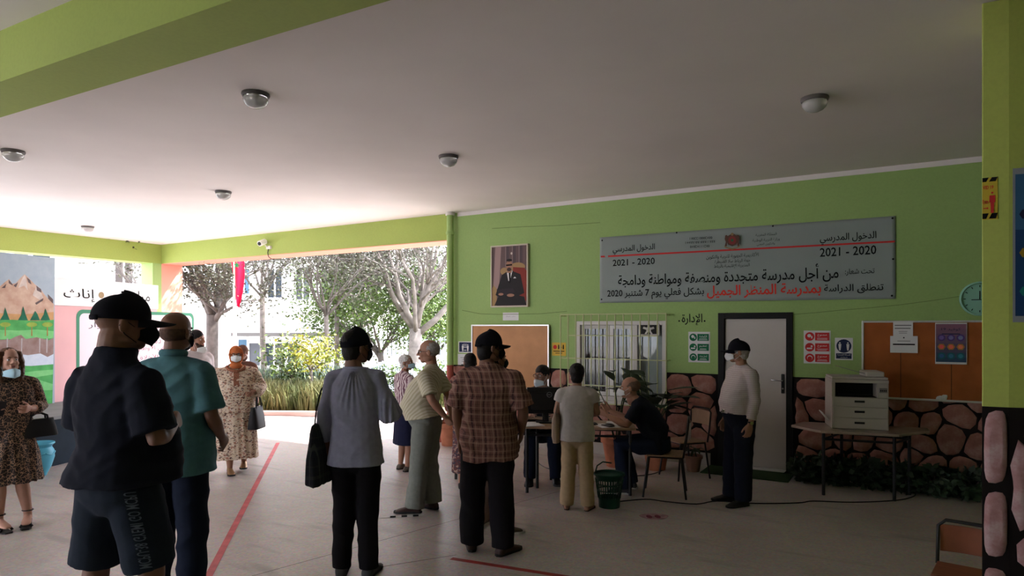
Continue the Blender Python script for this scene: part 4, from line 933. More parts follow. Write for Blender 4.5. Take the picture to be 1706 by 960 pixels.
for j in range(6): m.tube([(.165 * math.cos(a), .165 * math.sin(a), .285 - .03 * math.sin((a * 6 / (2 * math.pi) - j) * math.pi)) for a in [2 * math.pi * (j + k / 8) / 6 for k in range(9)]], .008, 6)
m.build('swag_relief', mat('turquoise_glaze', (.10, .42, .58), .35), vz, smooth=True)
# ================================================================= furniture and floor things
m_wood = mat('wood_pale', (.34, .22, .14), .4, noise_s=6, noise_a=.15, scale3=(1, 8, 1)); m_woodr = mat('wood_red', (.22, .075, .045), .45, noise_s=6, noise_a=.15, scale3=(1, 8, 1)); m_edge = mat('table_edge', (.20, .13, .09), .5)
def table(name, pts, z, legs, label, th=.028, rail=.10, topm=None):
    """pts: floor positions of the top's corners; legs: floor positions"""
    c = sum(pts, Vector()) / len(pts); e = empty(name, (c.x, c.y, 0), label, 'table')
    m = MB(); m.prism([(p.x - c.x, p.y - c.y, z - th) for p in pts], (0, 0, th)); m.build('table_top', topm or m_wood, e, bevel=.006)
    for p in legs:
        m = MB(); m.tube([(p.x - c.x, p.y - c.y, 0), (p.x - c.x, p.y - c.y, z - th - .002)], .017, 10); m.build('leg', m_metal, e, smooth='auto')
    m = MB(); q = legs + legs[:1]
    for a, b in zip(q, q[1:]): m.tube([(a.x - c.x, a.y - c.y, z - rail), (b.x - c.x, b.y - c.y, z - rail)], .013, 8)
    m.build('frame', m_metal, e, smooth='auto'); return e
def quad(pa, ta, pb, tb, dep, inset=.06):
    a, b = D(pa, ta), D(pb, tb); u = (b - a).normalized(); n = Vector((-u.y, u.x, 0)); pts = [a, b, b + n * dep, a + n * dep]
    lg = [a + u * inset + n * inset, b - u * inset + n * inset, b - u * inset + n * (dep - inset), a + u * inset + n * (dep - inset)]; return pts, lg, u, n
pts, lg, u1, n1 = quad(748, 7.78, 900, 7.30, .55); table('desk', pts, .73, lg, 'left desk, mostly hidden behind the man in plaid')
pts, lg, u2, n2 = quad(868, 7.12, 1060, 6.98, .55); T2 = table('desk', pts, .73, lg, 'wooden desk with dark tube legs carrying the computer monitor')
DA = D(868, 7.12)
# monitor
e = empty('monitor', D(909, 7.38, .7301), 'black computer monitor seen from the back on the desk', 'monitor', rz=YAW + .03)
m = MB(); m.bb((-.21, .0, .10), (.21, .03, .395)); m.bb((-.16, -.02, .15), (.16, .0, .34)); m.build('housing', m_plastic_k, e, bevel=.008)
m = MB(); m.bb((-.195, .0305, .115), (.195, .032, .38)); m.build('screen', mat('monitor_glow', (.25, .32, .42), .2, emit=.6), e)
m = MB(); m.bb((-.035, .0, .01), (.035, .025, .12)); m.build('stand', m_plastic_k, e, bevel=.005); m = MB(); m.bb((-.11, -.06, .0), (.11, .09, .014)); m.build('stand_foot', m_plastic_k, e, bevel=.005)
m_logo = mat('logo_grey', (.28, .29, .30), .4)
lp = Plane((0, -.0205), (1, 0)); P_ = Print(lp, .0005); cx, cz = .04, .315
P_.disca(cx, cz, .030, m_logo, n=28); P_.disca(cx, cz, .025, m_plastic_k, n=28); P_.text('DELL', cx - .019, cx + .019, cz - .006, cz + .007, m_logo, .02); P_.build('logo', e)
# desk things
p = DA + u2 * .62 + n2 * .20
e = empty('keyboard', (p.x, p.y, .7305), 'black keyboard lying on the desk beside the monitor', 'keyboard', rz=YAW); m = MB(); m.bb((-.2, -.06, 0), (.2, .06, .014)); m.build('case', m_plastic_k, e, bevel=.004)
m = MB()
for i in range(14):
    for j in range(4): m.bb((-.19 + i * .0272, -.052 + j * .027, .014), (-.19 + i * .0272 + .022, -.052 + j * .027 + .022, .019))
o = m.build('keys', m_metal, e); o['kind'] = 'stuff'
rnd = random.Random(3)
for k, (a, b, rz, lb) in enumerate(((.10, .12, .3, 'white papers at the left end of the computer desk'), (.92, .14, .2, 'white paper sheet on the desk by the woman in cream'), (1.02, .30, -.2, 'loose white sheet in front of the seated man in black'))):
    p = DA + u2 * a + n2 * b; e = empty('paper_sheet', (p.x, p.y, .7305), lb, 'paper', rz=YAW + rz); m = MB(); m.bb((-.105, -.148, 0), (.105, .148, .003 + .006 * (k == 0))); m.build('sheet', m_paper, e)
p = DA + u2 * .93 + n2 * .09
e = empty('phone', (p.x, p.y, .7345), 'black phone lying near the right end of the desk', 'phone', rz=YAW + .5); m = MB(); m.bb((-.036, -.074, 0), (.036, .074, .009)); m.build('case', m_plastic_k, e, bevel=.003)
# chairs
def chair(loc, rz, label, seatz=.44, backz=.80, w_=.38, d_=.38, wood=m_wood, group=None, shiny=False):
    e = empty('school_chair', loc, label, 'chair', rz, group); hw = w_ / 2
    m = MB(); m.box((0, 0, seatz), (w_, d_, .012)); m.build('seat', wood, e, bevel=.005)
    bz0 = backz - .20; m = MB(); n = 8
    f = [(lerp_(-hw + .01, hw - .01, k / n), -d_ / 2 - .045 - .03 * (1 - (2 * k / n - 1) ** 2)) for k in range(n + 1)]
    m.rings([[(x, y, bz0), (x, y, backz - .03), (x, y - .008, backz - .03), (x, y - .008, bz0)] for x, y in f]); m.build('backrest', (m_chrome if shiny else wood), e, smooth='auto', bevel=.0)
    m = MB(); m.tube([(-hw, -d_ / 2, seatz - .01), (-hw, -d_ / 2 - .03, seatz + .15), (-hw, -d_ / 2 - .05, backz - .04), (-hw + .04, -d_ / 2 - .055, backz), (hw - .04, -d_ / 2 - .055, backz), (hw, -d_ / 2 - .05, backz - .04), (hw, -d_ / 2 - .03, seatz + .15), (hw, -d_ / 2, seatz - .01)], .011, 8); m.build('back_frame', m_metal, e, smooth=True)
    m = MB(); m.tube([(-hw + .02, -d_ / 2 + .02, seatz - .018), (hw - .02, -d_ / 2 + .02, seatz - .018), (hw - .02, d_ / 2 - .02, seatz - .018), (-hw + .02, d_ / 2 - .02, seatz - .018)], .011, 8, close=True); m.build('seat_frame', m_metal, e)
    for sx in (-1, 1):
        for sy in (-1, 1):
            m = MB(); m.tube([(sx * (hw - .02), sy * (d_ / 2 - .02), seatz - .02), (sx * (hw + .01), sy * (d_ / 2 + .03), .0)], .011, 8); m.build('leg', m_metal, e, smooth='auto')
    return e
def face(px, t, phi):   # yaw of a thing at px,t whose +Y looks phi degrees clockwise from the line of sight
    p = D(px, t); return math.atan2(p.y, p.x) - R(phi) - math.pi / 2
chair(D(1108, 7.12), face(1108, 7.12, 272), 'metal framed school chair under the seated man in black', backz=.82, shiny=True)
chair(D(1140, 7.95), face(1140, 7.95, 235), 'empty wooden school chair behind the seated man in black', backz=.82)
chair(D(905, 8.12), face(905, 8.12, 178), 'school chair under the seated clerk behind the desk')
chair(D(1611, 4.0), face(1611, 4.0, 185), 'low red wooden chair behind the near pillar, lower right', seatz=.30, backz=.56, w_=.34, d_=.3, wood=m_woodr)
# laundry-style basket
p = D(1015, 6.62)
bk = empty('waste_basket', p, 'green slotted plastic waste basket on the floor under the desk', 'basket'); m_bg = mat('basket_green', (.008, .055, .035), .45)
r0, r1, h = .105, .142, .34
m = MB(); m.lathe((0, 0, 0), [(r0, 0), (r0 + .006, .10), (r0 + .002, .10), (r0 - .004, .006), (.02, .006)], 28); m.build('base', m_bg, bk, smooth='auto')
for z, rr_ in ((.17, .121), (.235, .13)): 
    m = MB(); m.tube([(rr_ * math.cos(a), rr_ * math.sin(a), z) for a in [2 * math.pi * k / 28 for k in range(28)]], .006, 6, close=True); m.build('hoop', m_bg, bk, smooth=True)
m = MB(); m.lathe((0, 0, 0), [(.134, .275), (.138, .30), (.148, h), (.158, h - .006), (.156, h - .02), (.145, h - .02)], 28); m.build('rim', m_bg, bk, smooth='auto')
sme = None
for k in range(30):
    a = 2 * math.pi * k / 30
    if sme is None:
        m = MB(); m.tube([(r0 + .004, 0, .09), (.137, 0, .285)], .0055, 4); o = m.build('slat', m_bg, bk); sme = o.data
    else: o = bpy.data.objects.new('slat', sme); col.objects.link(o); o.parent = bk
    o.rotation_euler.z = a
m = MB(); m.tube([(-.15, 0, h - .01), (-.14, .02, h + .05), (-.09, .05, h + .09), (-.0, .06, h + .085)], .008, 6); m.build('handle', m_bg, bk, smooth=True)
# potted plants --------------------------------------------------------
def leafpart(e, base, tip, wd, mt, droop=.1, name='leaf'):
    base, tip = Vector(base), Vector(tip); d = tip - base; s_ = d.cross(Vector((0, 0, 1))); s_ = s_.normalized() if s_.length > .01 else Vector((1, 0, 0)); m = MB(); rows = []
    for k, (f, w_) in enumerate(((0, .08), (.2, .7), (.45, 1), (.7, .8), (.9, .35), (1, .03))):
        c = base + d * f - Vector((0, 0, droop * f * f)); rows.append([c - s_ * wd * w_ + Vector((0, 0, .12 * wd * w_)), c, c + s_ * wd * w_ + Vector((0, 0, .12 * wd * w_))])
    m.add([p for r_ in rows for p in r_], [(i * 3 + j, i * 3 + j + 1, i * 3 + j + 4, i * 3 + j + 3) for i in range(5) for j in range(2)])
    return m.build(name, mt, e, smooth=True)
def plant(px, t, label, pr_, ph, stems, seed, potm=m_terra, lsz=.3, wd=.07, hh=1.0, lm=l_dark, spread=.35):
    rnd = random.Random(seed); e = empty('potted_plant', D(px, t), label, 'plant')
    m = MB(); m.lathe((0, 0, 0), [(pr_ * .68, 0), (pr_ * .93, ph * .8), (pr_ * 1.05, ph * .82), (pr_ * 1.05, ph), (pr_ * .92, ph), (pr_ * .86, ph - .03), (.01, ph - .035)], 28); m.build('pot', potm, e, smooth='auto')
    for k in range(stems):
        a = 2 * math.pi * k / stems + rnd.uniform(-.3, .3); s_ = spread * rnd.uniform(.4, 1.1); H_ = hh * rnd.uniform(.6, 1.0); P0 = Vector((math.cos(a) * .04, math.sin(a) * .04, ph - .03)); P2 = Vector((math.cos(a) * s_, math.sin(a) * s_ * .5, ph + H_)); P1 = P0.lerp(P2, .5) + Vector((-math.cos(a) * .05, 0, .05))
        m = MB(); m.tube([P0, P1, P2], [.010, .008, .005], 6); m.build('stem', mat('stem_green', (.03, .05, .02), .7), e, smooth=True)
        for j in range(3):
            b = P1.lerp(P2, .4 + .3 * j) if j < 2 else P2; aa = a + rnd.uniform(-1.2, 1.2); L = lsz * rnd.uniform(.7, 1.2); leafpart(e, b, b + Vector((math.cos(aa) * L * .9, math.sin(aa) * L * .5, L * rnd.uniform(-.1, .7))), wd * rnd.uniform(.8, 1.2), lm, .08)
    return e
plant(1028, 8.55, 'tall dark leaved plant in a big terracotta pot under the window', .20, .38, 6, 4, hh=.85, spread=.38)
plant(1093, 8.35, 'broad leaved dark plant behind the seated man in black', .17, .34, 7, 9, lsz=.42, wd=.11, hh=.85, spread=.30)
plant(1155, 8.25, 'small plant in a squat brown pot beside the empty chair', .11, .20, 3, 12, potm=mat('brown_pot', (.16, .08, .05), .7), lsz=.12, wd=.03, hh=.10, spread=.1)
plant(749, 10.05, 'terracotta pot with a green sprig at the foot of the drainpipe', .17, .34, 4, 14, lsz=.14, wd=.04, hh=.12, lm=l_green, spread=.25)
plant(738, 10.4, 'dark red pot standing behind the terracotta pot by the drainpipe', .15, .32, 3, 17, potm=mat('brick_red_paint', (.30, .07, .05), .7), lsz=.12, wd=.03, hh=.1, lm=l_green, spread=.1)
# dark foliage row at the foot of the wall
rnd = random.Random(12)
lbs = ['dark leafy plant at the foot of the wall beside the door', 'dark leafy plant behind the left legs of the copier table', 'dark leafy plant under the middle of the copier table', 'dark leafy plant behind the right legs of the copier table', 'dark leafy plant between copier table and near pillar', 'dark leafy plant nearest the near pillar']
x0, x1 = DX1 + .12, WX(1632)
for k in range(6):
    x = lerp_(x0, x1, (k + .3) / 5.6); e = bush(0, 0, .20, .15, 420, .10, l_dark, lbs[k], 50 + k, name='leafy_plant', loc=(x, WY - .30, 0)); e['category'] = 'plant'
# copier table
pts = [D(1368, 7.0), D(1498, 6.76), D(1549, 7.0), D(1545, 7.2), D(1338, 7.68), D(1318, 7.42)]
for p in pts:
    if p.y > WY - .03: p.y = WY - .03
lg = [G(1372, 825), G(1490, 835), D(1515, 7.08), G(1402, 810)]
m_ttop = mat('table_grey_top', (.33, .26, .22), .22, noise_s=4, noise_a=.1)
table('copier_table', pts, .70, lg, 'angular topped table with dark legs under the photocopier', topm=m_ttop)
a, b = D(1386, 7.14), D(1481, 6.98); u = (b - a).normalized(); rz = math.atan2(u.y, u.x); W = (b - a).length
cp_ = empty('photocopier', (a.x, a.y, .7005), 'off-white photocopier with paper drawers on the table', 'photocopier', rz=rz)
m_cop = mat('copier_plastic', (.50, .46, .42), .45); Dp = .46
m = MB(); m.bb((0, .012, 0), (W, Dp, .345)); m.bb((0, .012, .345), (.035, Dp, .50)); m.bb((W * .80, .012, .345), (W, Dp, .50)); m.bb((.035, Dp - .1, .345), (W * .8, Dp, .5)); m.bb((0, .0, .50), (W, Dp, .535)); m.build('body', m_cop, cp_, bevel=.004)
m = MB(); m.bb((.036, .03, .346), (W * .799, Dp - .101, .349)); m.bb((.036, .2, .35), (W * .799, .205, .499)); m.build('output_tray', m_black, cp_)
m = MB(); m.bb((.07, -.004, .37), (W * .72, .06, .376)); m.build('tray_lip', m_plastic_k, cp_)
for z0, z1, lb in ((.245, .34, 'side panel'), (.128, .238, None), (.008, .12, None)):
    m = MB(); m.bb((.008, -.004, z0), (W - .008, .011, z1)); d_ = m.build('drawer', m_cop, cp_, bevel=.004)
    m = MB(); h_ = (z0 + z1) / 2 + .01; m.bb((W * .40, -.0075, h_ - .012), (W * .58, -.0045, h_ + .010)); m.build('handle', m_metal, d_)
m = MB(); m.bb((W * .84, -.002, .40), (W * .97, .011, .45)); cpn = m.build('control_panel', mat('panel_grey', (.22, .2, .19), .4), cp_)
m = MB()
for k in range(4): m.bb((W * (.85 + .03 * k), -.005, .415), (W * (.87 + .03 * k), -.0022, .43))
o = m.build('buttons', m_ink, cpn); o['kind'] = 'stuff'
m = MB(); m.bb((.005, .01, .539), (W - .005, Dp - .01, .562)); m.build('lid', m_cop, cp_, bevel=.005)
m = MB(); m.bb((W * .62, .06, .563), (W * .95, .40, .62)); m.build('document_feeder', m_cop, cp_, bevel=.012)
m = MB(); M_ = Matrix.Rotation(-.32, 3, 'Y'); m.box((W * .42, .22, .625), (.30, .26, .006), Matrix.Rotation(.28, 3, 'Y')); m.build('feeder_tray', mat('clear_tray', (.6, .6, .58), .1, trans=.6), cp_)
m = MB(); M_ = Matrix.Rotation(.6, 3, 'Y'); m.box((-.05, .2, .12), (.10, .26, .01), Matrix.Rotation(.9, 3, 'Y')); m.build('side_tray', m_paper, cp_)
# door mat
a, b = WALL.hit(1168, 790)[0], WALL.hit(1318, 790)[0]
m = MB(); m.bb((DX0 - .10, WY - .52, .001), (DX1 + .02, WY - .03, .012)); tag(m.build('door_mat', mat('mat_green', (.02, .05, .015), .95, bump=.5, bump_s=200)), 'dark green mat in front of the white door', 'mat')
# cable along the floor
def cable(name, pix, label, r=.006):
    pts = [G(*p) for p in pix]; m = MB(); sm = []
    for i in range(len(pts) - 1):
        p0, p1, p2, p3 = pts[max(i - 1, 0)], pts[i], pts[i + 1], pts[min(i + 2, len(pts) - 1)]
        for k in range(5):
            t = k / 5; sm.append(.5 * ((2 * p1) + (p2 - p0) * t + (2 * p0 - 5 * p1 + 4 * p2 - p3) * t * t + (-p0 + 3 * p1 - 3 * p2 + p3) * t ** 3) + Vector((0, 0, r)))
    sm.append(pts[-1] + Vector((0, 0, r))); m.tube(sm, r, 6); return tag(m.build(name, m_metal, smooth=True), label, 'cable')
cable('power_cable', [(1020, 838), (1075, 833), (1110, 837), (1160, 841), (1195, 836), (1260, 840), (1330, 839), (1355, 836), (1420, 838), (1490, 835), (1520, 829), (1524, 823), (1505, 820)], 'thin dark cable snaking along the floor towards the copier table')
cable('power_cable', [(1060, 794), (1085, 791), (1105, 784), (1104, 778)], 'short dark cable on the floor behind the school chairs')
cable('power_cable', [(880, 745), (895, 770), (915, 782), (935, 778)], 'dark cable trailing on the floor under the desk')
# tapes and marks on the floor
m_tape = mat('red_tape', (.52, .10, .11), .5, noise_s=7, noise_a=.25); m_tape2 = mat('dark_red_tape', (.33, .035, .03), .5, noise_s=7, noise_a=.25)
def tape(pa, pb, w_, mt, label, n=10):
    a, b = G(*pa), G(*pb); u = (b - a).normalized(); q = Vector((-u.y, u.x, 0)) * w_ / 2; m = MB(); m.prism([(p.x, p.y, .0008) for p in (a - q, b - q, b + q, a + q)], (0, 0, .0012)); return tag(m.build('floor_tape', mt), label, 'tape')
tape((345, 965), (463, 738), .055, m_tape, 'long pinkish red tape line running towards the garden'); tape((752, 931), (1010, 972), .05, m_tape2, 'dark red tape line at the feet of the man in plaid')
m_tw = mat('white_tape', (.50, .48, .46), .6)
tape((560, 866), (690, 861), .05, m_tw, 'worn white tape line left of the elderly man'); 
e = empty('floor_tape', (0, 0, 0), 'black and white striped tape near the elderly man\'s shoes', 'tape')
for k in range(6):
    a, b = G(650 + k * 9.5, 862 - k * .5), G(650 + k * 9.5 + 9.3, 862 - k * .5 - .4); u = (b - a).normalized(); q = Vector((-u.y, u.x, 0)) * .028; m = MB(); m.prism([(p.x, p.y, .003) for p in (a - q, b - q, b + q, a + q)], (0, 0, .001)); m.build('stripe', m_ink if k % 2 == 0 else m_tw, e)
m = MB(); c = G(1090, 861); rnd = random.Random(2)
ring = [c + RT * (.135 * math.cos(t) * (1 + .1 * math.sin(3 * t))) + FW * (.10 * math.sin(t)) for t in [2 * math.pi * k / 20 for k in range(20)]]
m.prism([(p.x, p.y, .001) for p in ring], (0, 0, .0015)); e = empty('floor_sticker', (0, 0, 0), 'worn pale pink sticker on the floor in front of the basket', 'sticker'); m.build('sticker', mat('sticker_pink', (.42, .25, .27), .6, noise_s=14, noise_a=.4), e)
m = MB()
for dx in (-.05, .03): 
    r_ = [c + RT * (dx + .028 * math.cos(t)) + FW * (-.01 + .055 * math.sin(t)) for t in [2 * math.pi * k / 12 for k in range(12)]]; m.add([(p.x, p.y, .0031) for p in r_], [tuple(range(12))])
m.build('footprints', m_maroon, e)
# floor joints
pr_m = MB()
for (p0, p1) in (((420, 960), (1000, 800)), ((600, 950), (760, 925)), ((0, 760), (420, 735))):
    a, b = G(*p0), G(*p1); u = (b - a).normalized(); q = Vector((-u.y, u.x, 0)) * .003; pr_m.prism([(p.x, p.y, .0004) for p in (a - q, b - q, b + q, a + q)], (0, 0, .0004))
tag(pr_m.build('trim_9', mat('joint_dark', (.14, .11, .10), .9)), 'thin dark joints in the floor', kind='structure')
# ================================================================= people
SK = {}
def skin_mat(name, c):
    return mat('skin_' + name, c, .55, noise_s=14, noise_a=.08, spec=.35)
m_sk_brown = skin_mat('brown', (.20, .095, .06)); m_sk_tan = skin_mat('tan', (.34, .17, .11)); m_sk_light = skin_mat('light', (.48, .26, .19))
m_hair = mat('hair_black', (.010, .008, .007), .6, noise_s=60, noise_a=.5); m_hairbrown = mat('hair_brown', (.09, .04, .02), .5, noise_s=40, noise_a=.5)
m_hairgrey = mat('hair_grey', (.34, .32, .30), .7, noise_s=50, noise_a=.3); m_hairwhite = mat('hair_white', (.62, .60, .58), .7, noise_s=50, noise_a=.2)
m_eye = mat('eye_white', (.6, .58, .55), .2); m_iris = mat('eye_dark', (.02, .012, .008), .15)
m_cap = mat('cap_black', (.008, .008, .012), .9, spec=.1); m_mask_k = mat('mask_black', (.008, .009, .013), .9, spec=.1)
m_mask_w = mat('mask_white', (.70, .72, .72), .8); m_mask_b = mat('mask_blue', (.40, .60, .70), .8)
m_lip = mat('lips', (.30, .10, .08), .5)

def lerp(a, b, t): return a + (b - a) * t
def interp_keys(d, z):
    ks = sorted(d)
    if z <= ks[0]: k0, k1 = ks[0], ks[1]
    elif z >= ks[-1]: k0, k1 = ks[-2], ks[-1]
    else:
        for i in range(len(ks) - 1):
            if ks[i] <= z <= ks[i + 1]: k0, k1 = ks[i], ks[i + 1]; break
    t = (z - k0) / (k1 - k0); return Vector(d[k0]).lerp(Vector(d[k1]), t)
SPINE = {.80: (0, 0, .80), .95: (0, 0, .95), 1.10: (0, .005, 1.10), 1.30: (0, -.01, 1.30), 1.44: (0, -.02, 1.44), 1.52: (0, -.012, 1.52), 1.58: (0, .0, 1.58)}
def se(rx, ry, n=20, p=2.4):
    return [(rx * math.copysign(abs(math.cos(t)) ** (2 / p), math.cos(t)), ry * math.copysign(abs(math.sin(t)) ** (2 / p), math.sin(t))) for t in [2 * math.pi * k / n for k in range(n)]]
def torso_rings(spine, prof, twist=0):
    """prof: list of (z, rx, ry, yoffset)"""
    out = []
    for z, rx, ry, yo in prof:
        c = interp_keys(spine, z); d = (interp_keys(spine, z + .04) - interp_keys(spine, z - .04)).normalized()
        x = Vector((math.cos(twist * max(0, z - .9) / .5), math.sin(twist * max(0, z - .9) / .5), 0)); x = (x - d * x.dot(d)).normalized(); y = d.cross(x)
        out.append([c + x * a + y * (b + yo) for a, b in se(rx, ry)])
    return out
def head_mb(fat=1.0):
    m = MB()
    m.ell((0, -.012, .032), (.076, .099, .088), 24, 16); m.ell((0, .022, -.028), (.064 * fat, .068, .088), 20, 14)
    m.ell((0, .052, -.092), (.036 * fat, .032, .026), 14, 10)
    for s in (-1, 1):
        m.ell((s * .033, .056, -.036), (.028 * fat, .028, .028), 12, 8)
        m.ell((s * .026, .078, .018), (.026, .014, .010), 12, 8)
        m.ell((s * .078, -.012, -.012), (.012, .021, .033), 12, 8, Matrix.Rotation(-.2, 3, 'X') @ Matrix.Rotation(s * .35, 3, 'Z'))
        m.ell((s * .011, .098, -.036), (.009, .011, .008), 8, 6)
        m.ell((s * .045, .0, -.07), (.026 * fat, .045, .032), 12, 8)
    m.tube([(0, .083, .012), (0, .1, -.012), (0, .112, -.033)], [.009, .010, .012], 10, round_=True)
    m.ell((0, .09, -.063), (.024, .011, .0065), 12, 8); m.ell((0, .088, -.075), (.021, .012, .0075), 12, 8)
    m.tube([(0, -.025, -.06), (0, -.035, -.14)], [.056 * fat, .058 * fat], 16, round_=True)
    return m
_head_cache = {}
def head_mesh(fat):
    if fat not in _head_cache: _head_cache[fat] = vox(head_mb(fat), .0052, 3)
    return _head_cache[fat]
def hand_mb(side, curl, spread=.12, thumb=.6):
    """palm from the wrist at the origin, fingers along -Z, palm facing -X*side (towards the thigh), thumb to +Y"""
    m = MB(); 
    m.rings([[Vector((b, a + .004, z)) for a, b in se(w, t, 14, 2.6)] for z, w, t in ((.012, .026, .019), (-.01, .030, .018), (-.045, .041, .016), (-.085, .042, .0145), (-.098, .036, .010))])
    for k, (y, L) in enumerate(((.030, .072), (.0105, .080), (-.0095, .074), (-.028, .058))):
        p = Vector((0, y, -.088)); a = 0; pts = [p.copy()]; sp = (1.5 - k) * spread * .35
        for j, f in enumerate((.46, .3, .24)):
            a += curl * (.55 + .35 * j); d = Vector((-side * math.sin(a), math.sin(sp) * math.cos(a), -math.cos(a))); p = p + d * L * f; pts.append(p.copy())
        m.tube(pts, [.0092, .0088, .0080, .0066], 8, round_=True)
    p = Vector((-side * .006, .030, -.022)); pts = [p.copy()]
    for j, (L, a) in enumerate(((.036, thumb), (.030, thumb * .7), (.024, thumb * .35))):
        p = p + Vector((-side * .35 * curl, math.sin(a), -math.cos(a))).normalized() * L; pts.append(p.copy())
    m.tube(pts, [.0125, .0108, .0098, .0076], 8, round_=True)
    return m
_hand_cache = {}
def hand_mesh(side, curl):
    k = (side, curl)
    if k not in _hand_cache: _hand_cache[k] = vox(hand_mb(side, curl), .0042, 2)
    return _hand_cache[k]
def rot_to(d, roll_ref):
    """matrix turning -Z into d with +Y near roll_ref"""
    z = -Vector(d).normalized(); y = Vector(roll_ref); y = (y - z * y.dot(z)).normalized(); x = y.cross(z)
    return Matrix((x, y, z)).transposed()
def xf(me, M3, off, s=1.0):
    mb = MB(); o = Vector(off); mb.add([M3 @ (v.co * s) + o for v in me.vertices], [tuple(p.vertices) for p in me.polygons]); return mb
def folds(amp, fx=7, fz=9, seed=0, vert=False):
    o = Vector((seed * 3.1, seed * 1.7, seed * .9))
    def f(c):
        if vert: q = Vector((c.x * fx * 2, c.y * fx * 2, c.z * 1.3))
        else: q = Vector(((c.x + .4 * c.z) * fx * .6, c.y * fx * .6, (c.z - .5 * abs(c.x)) * fz))
        n = noise.noise(q + o); n2 = noise.noise(q * 2.3 + o)
        return amp * (abs(n) * -2.0 + .45 + n2 * .35)
    return f

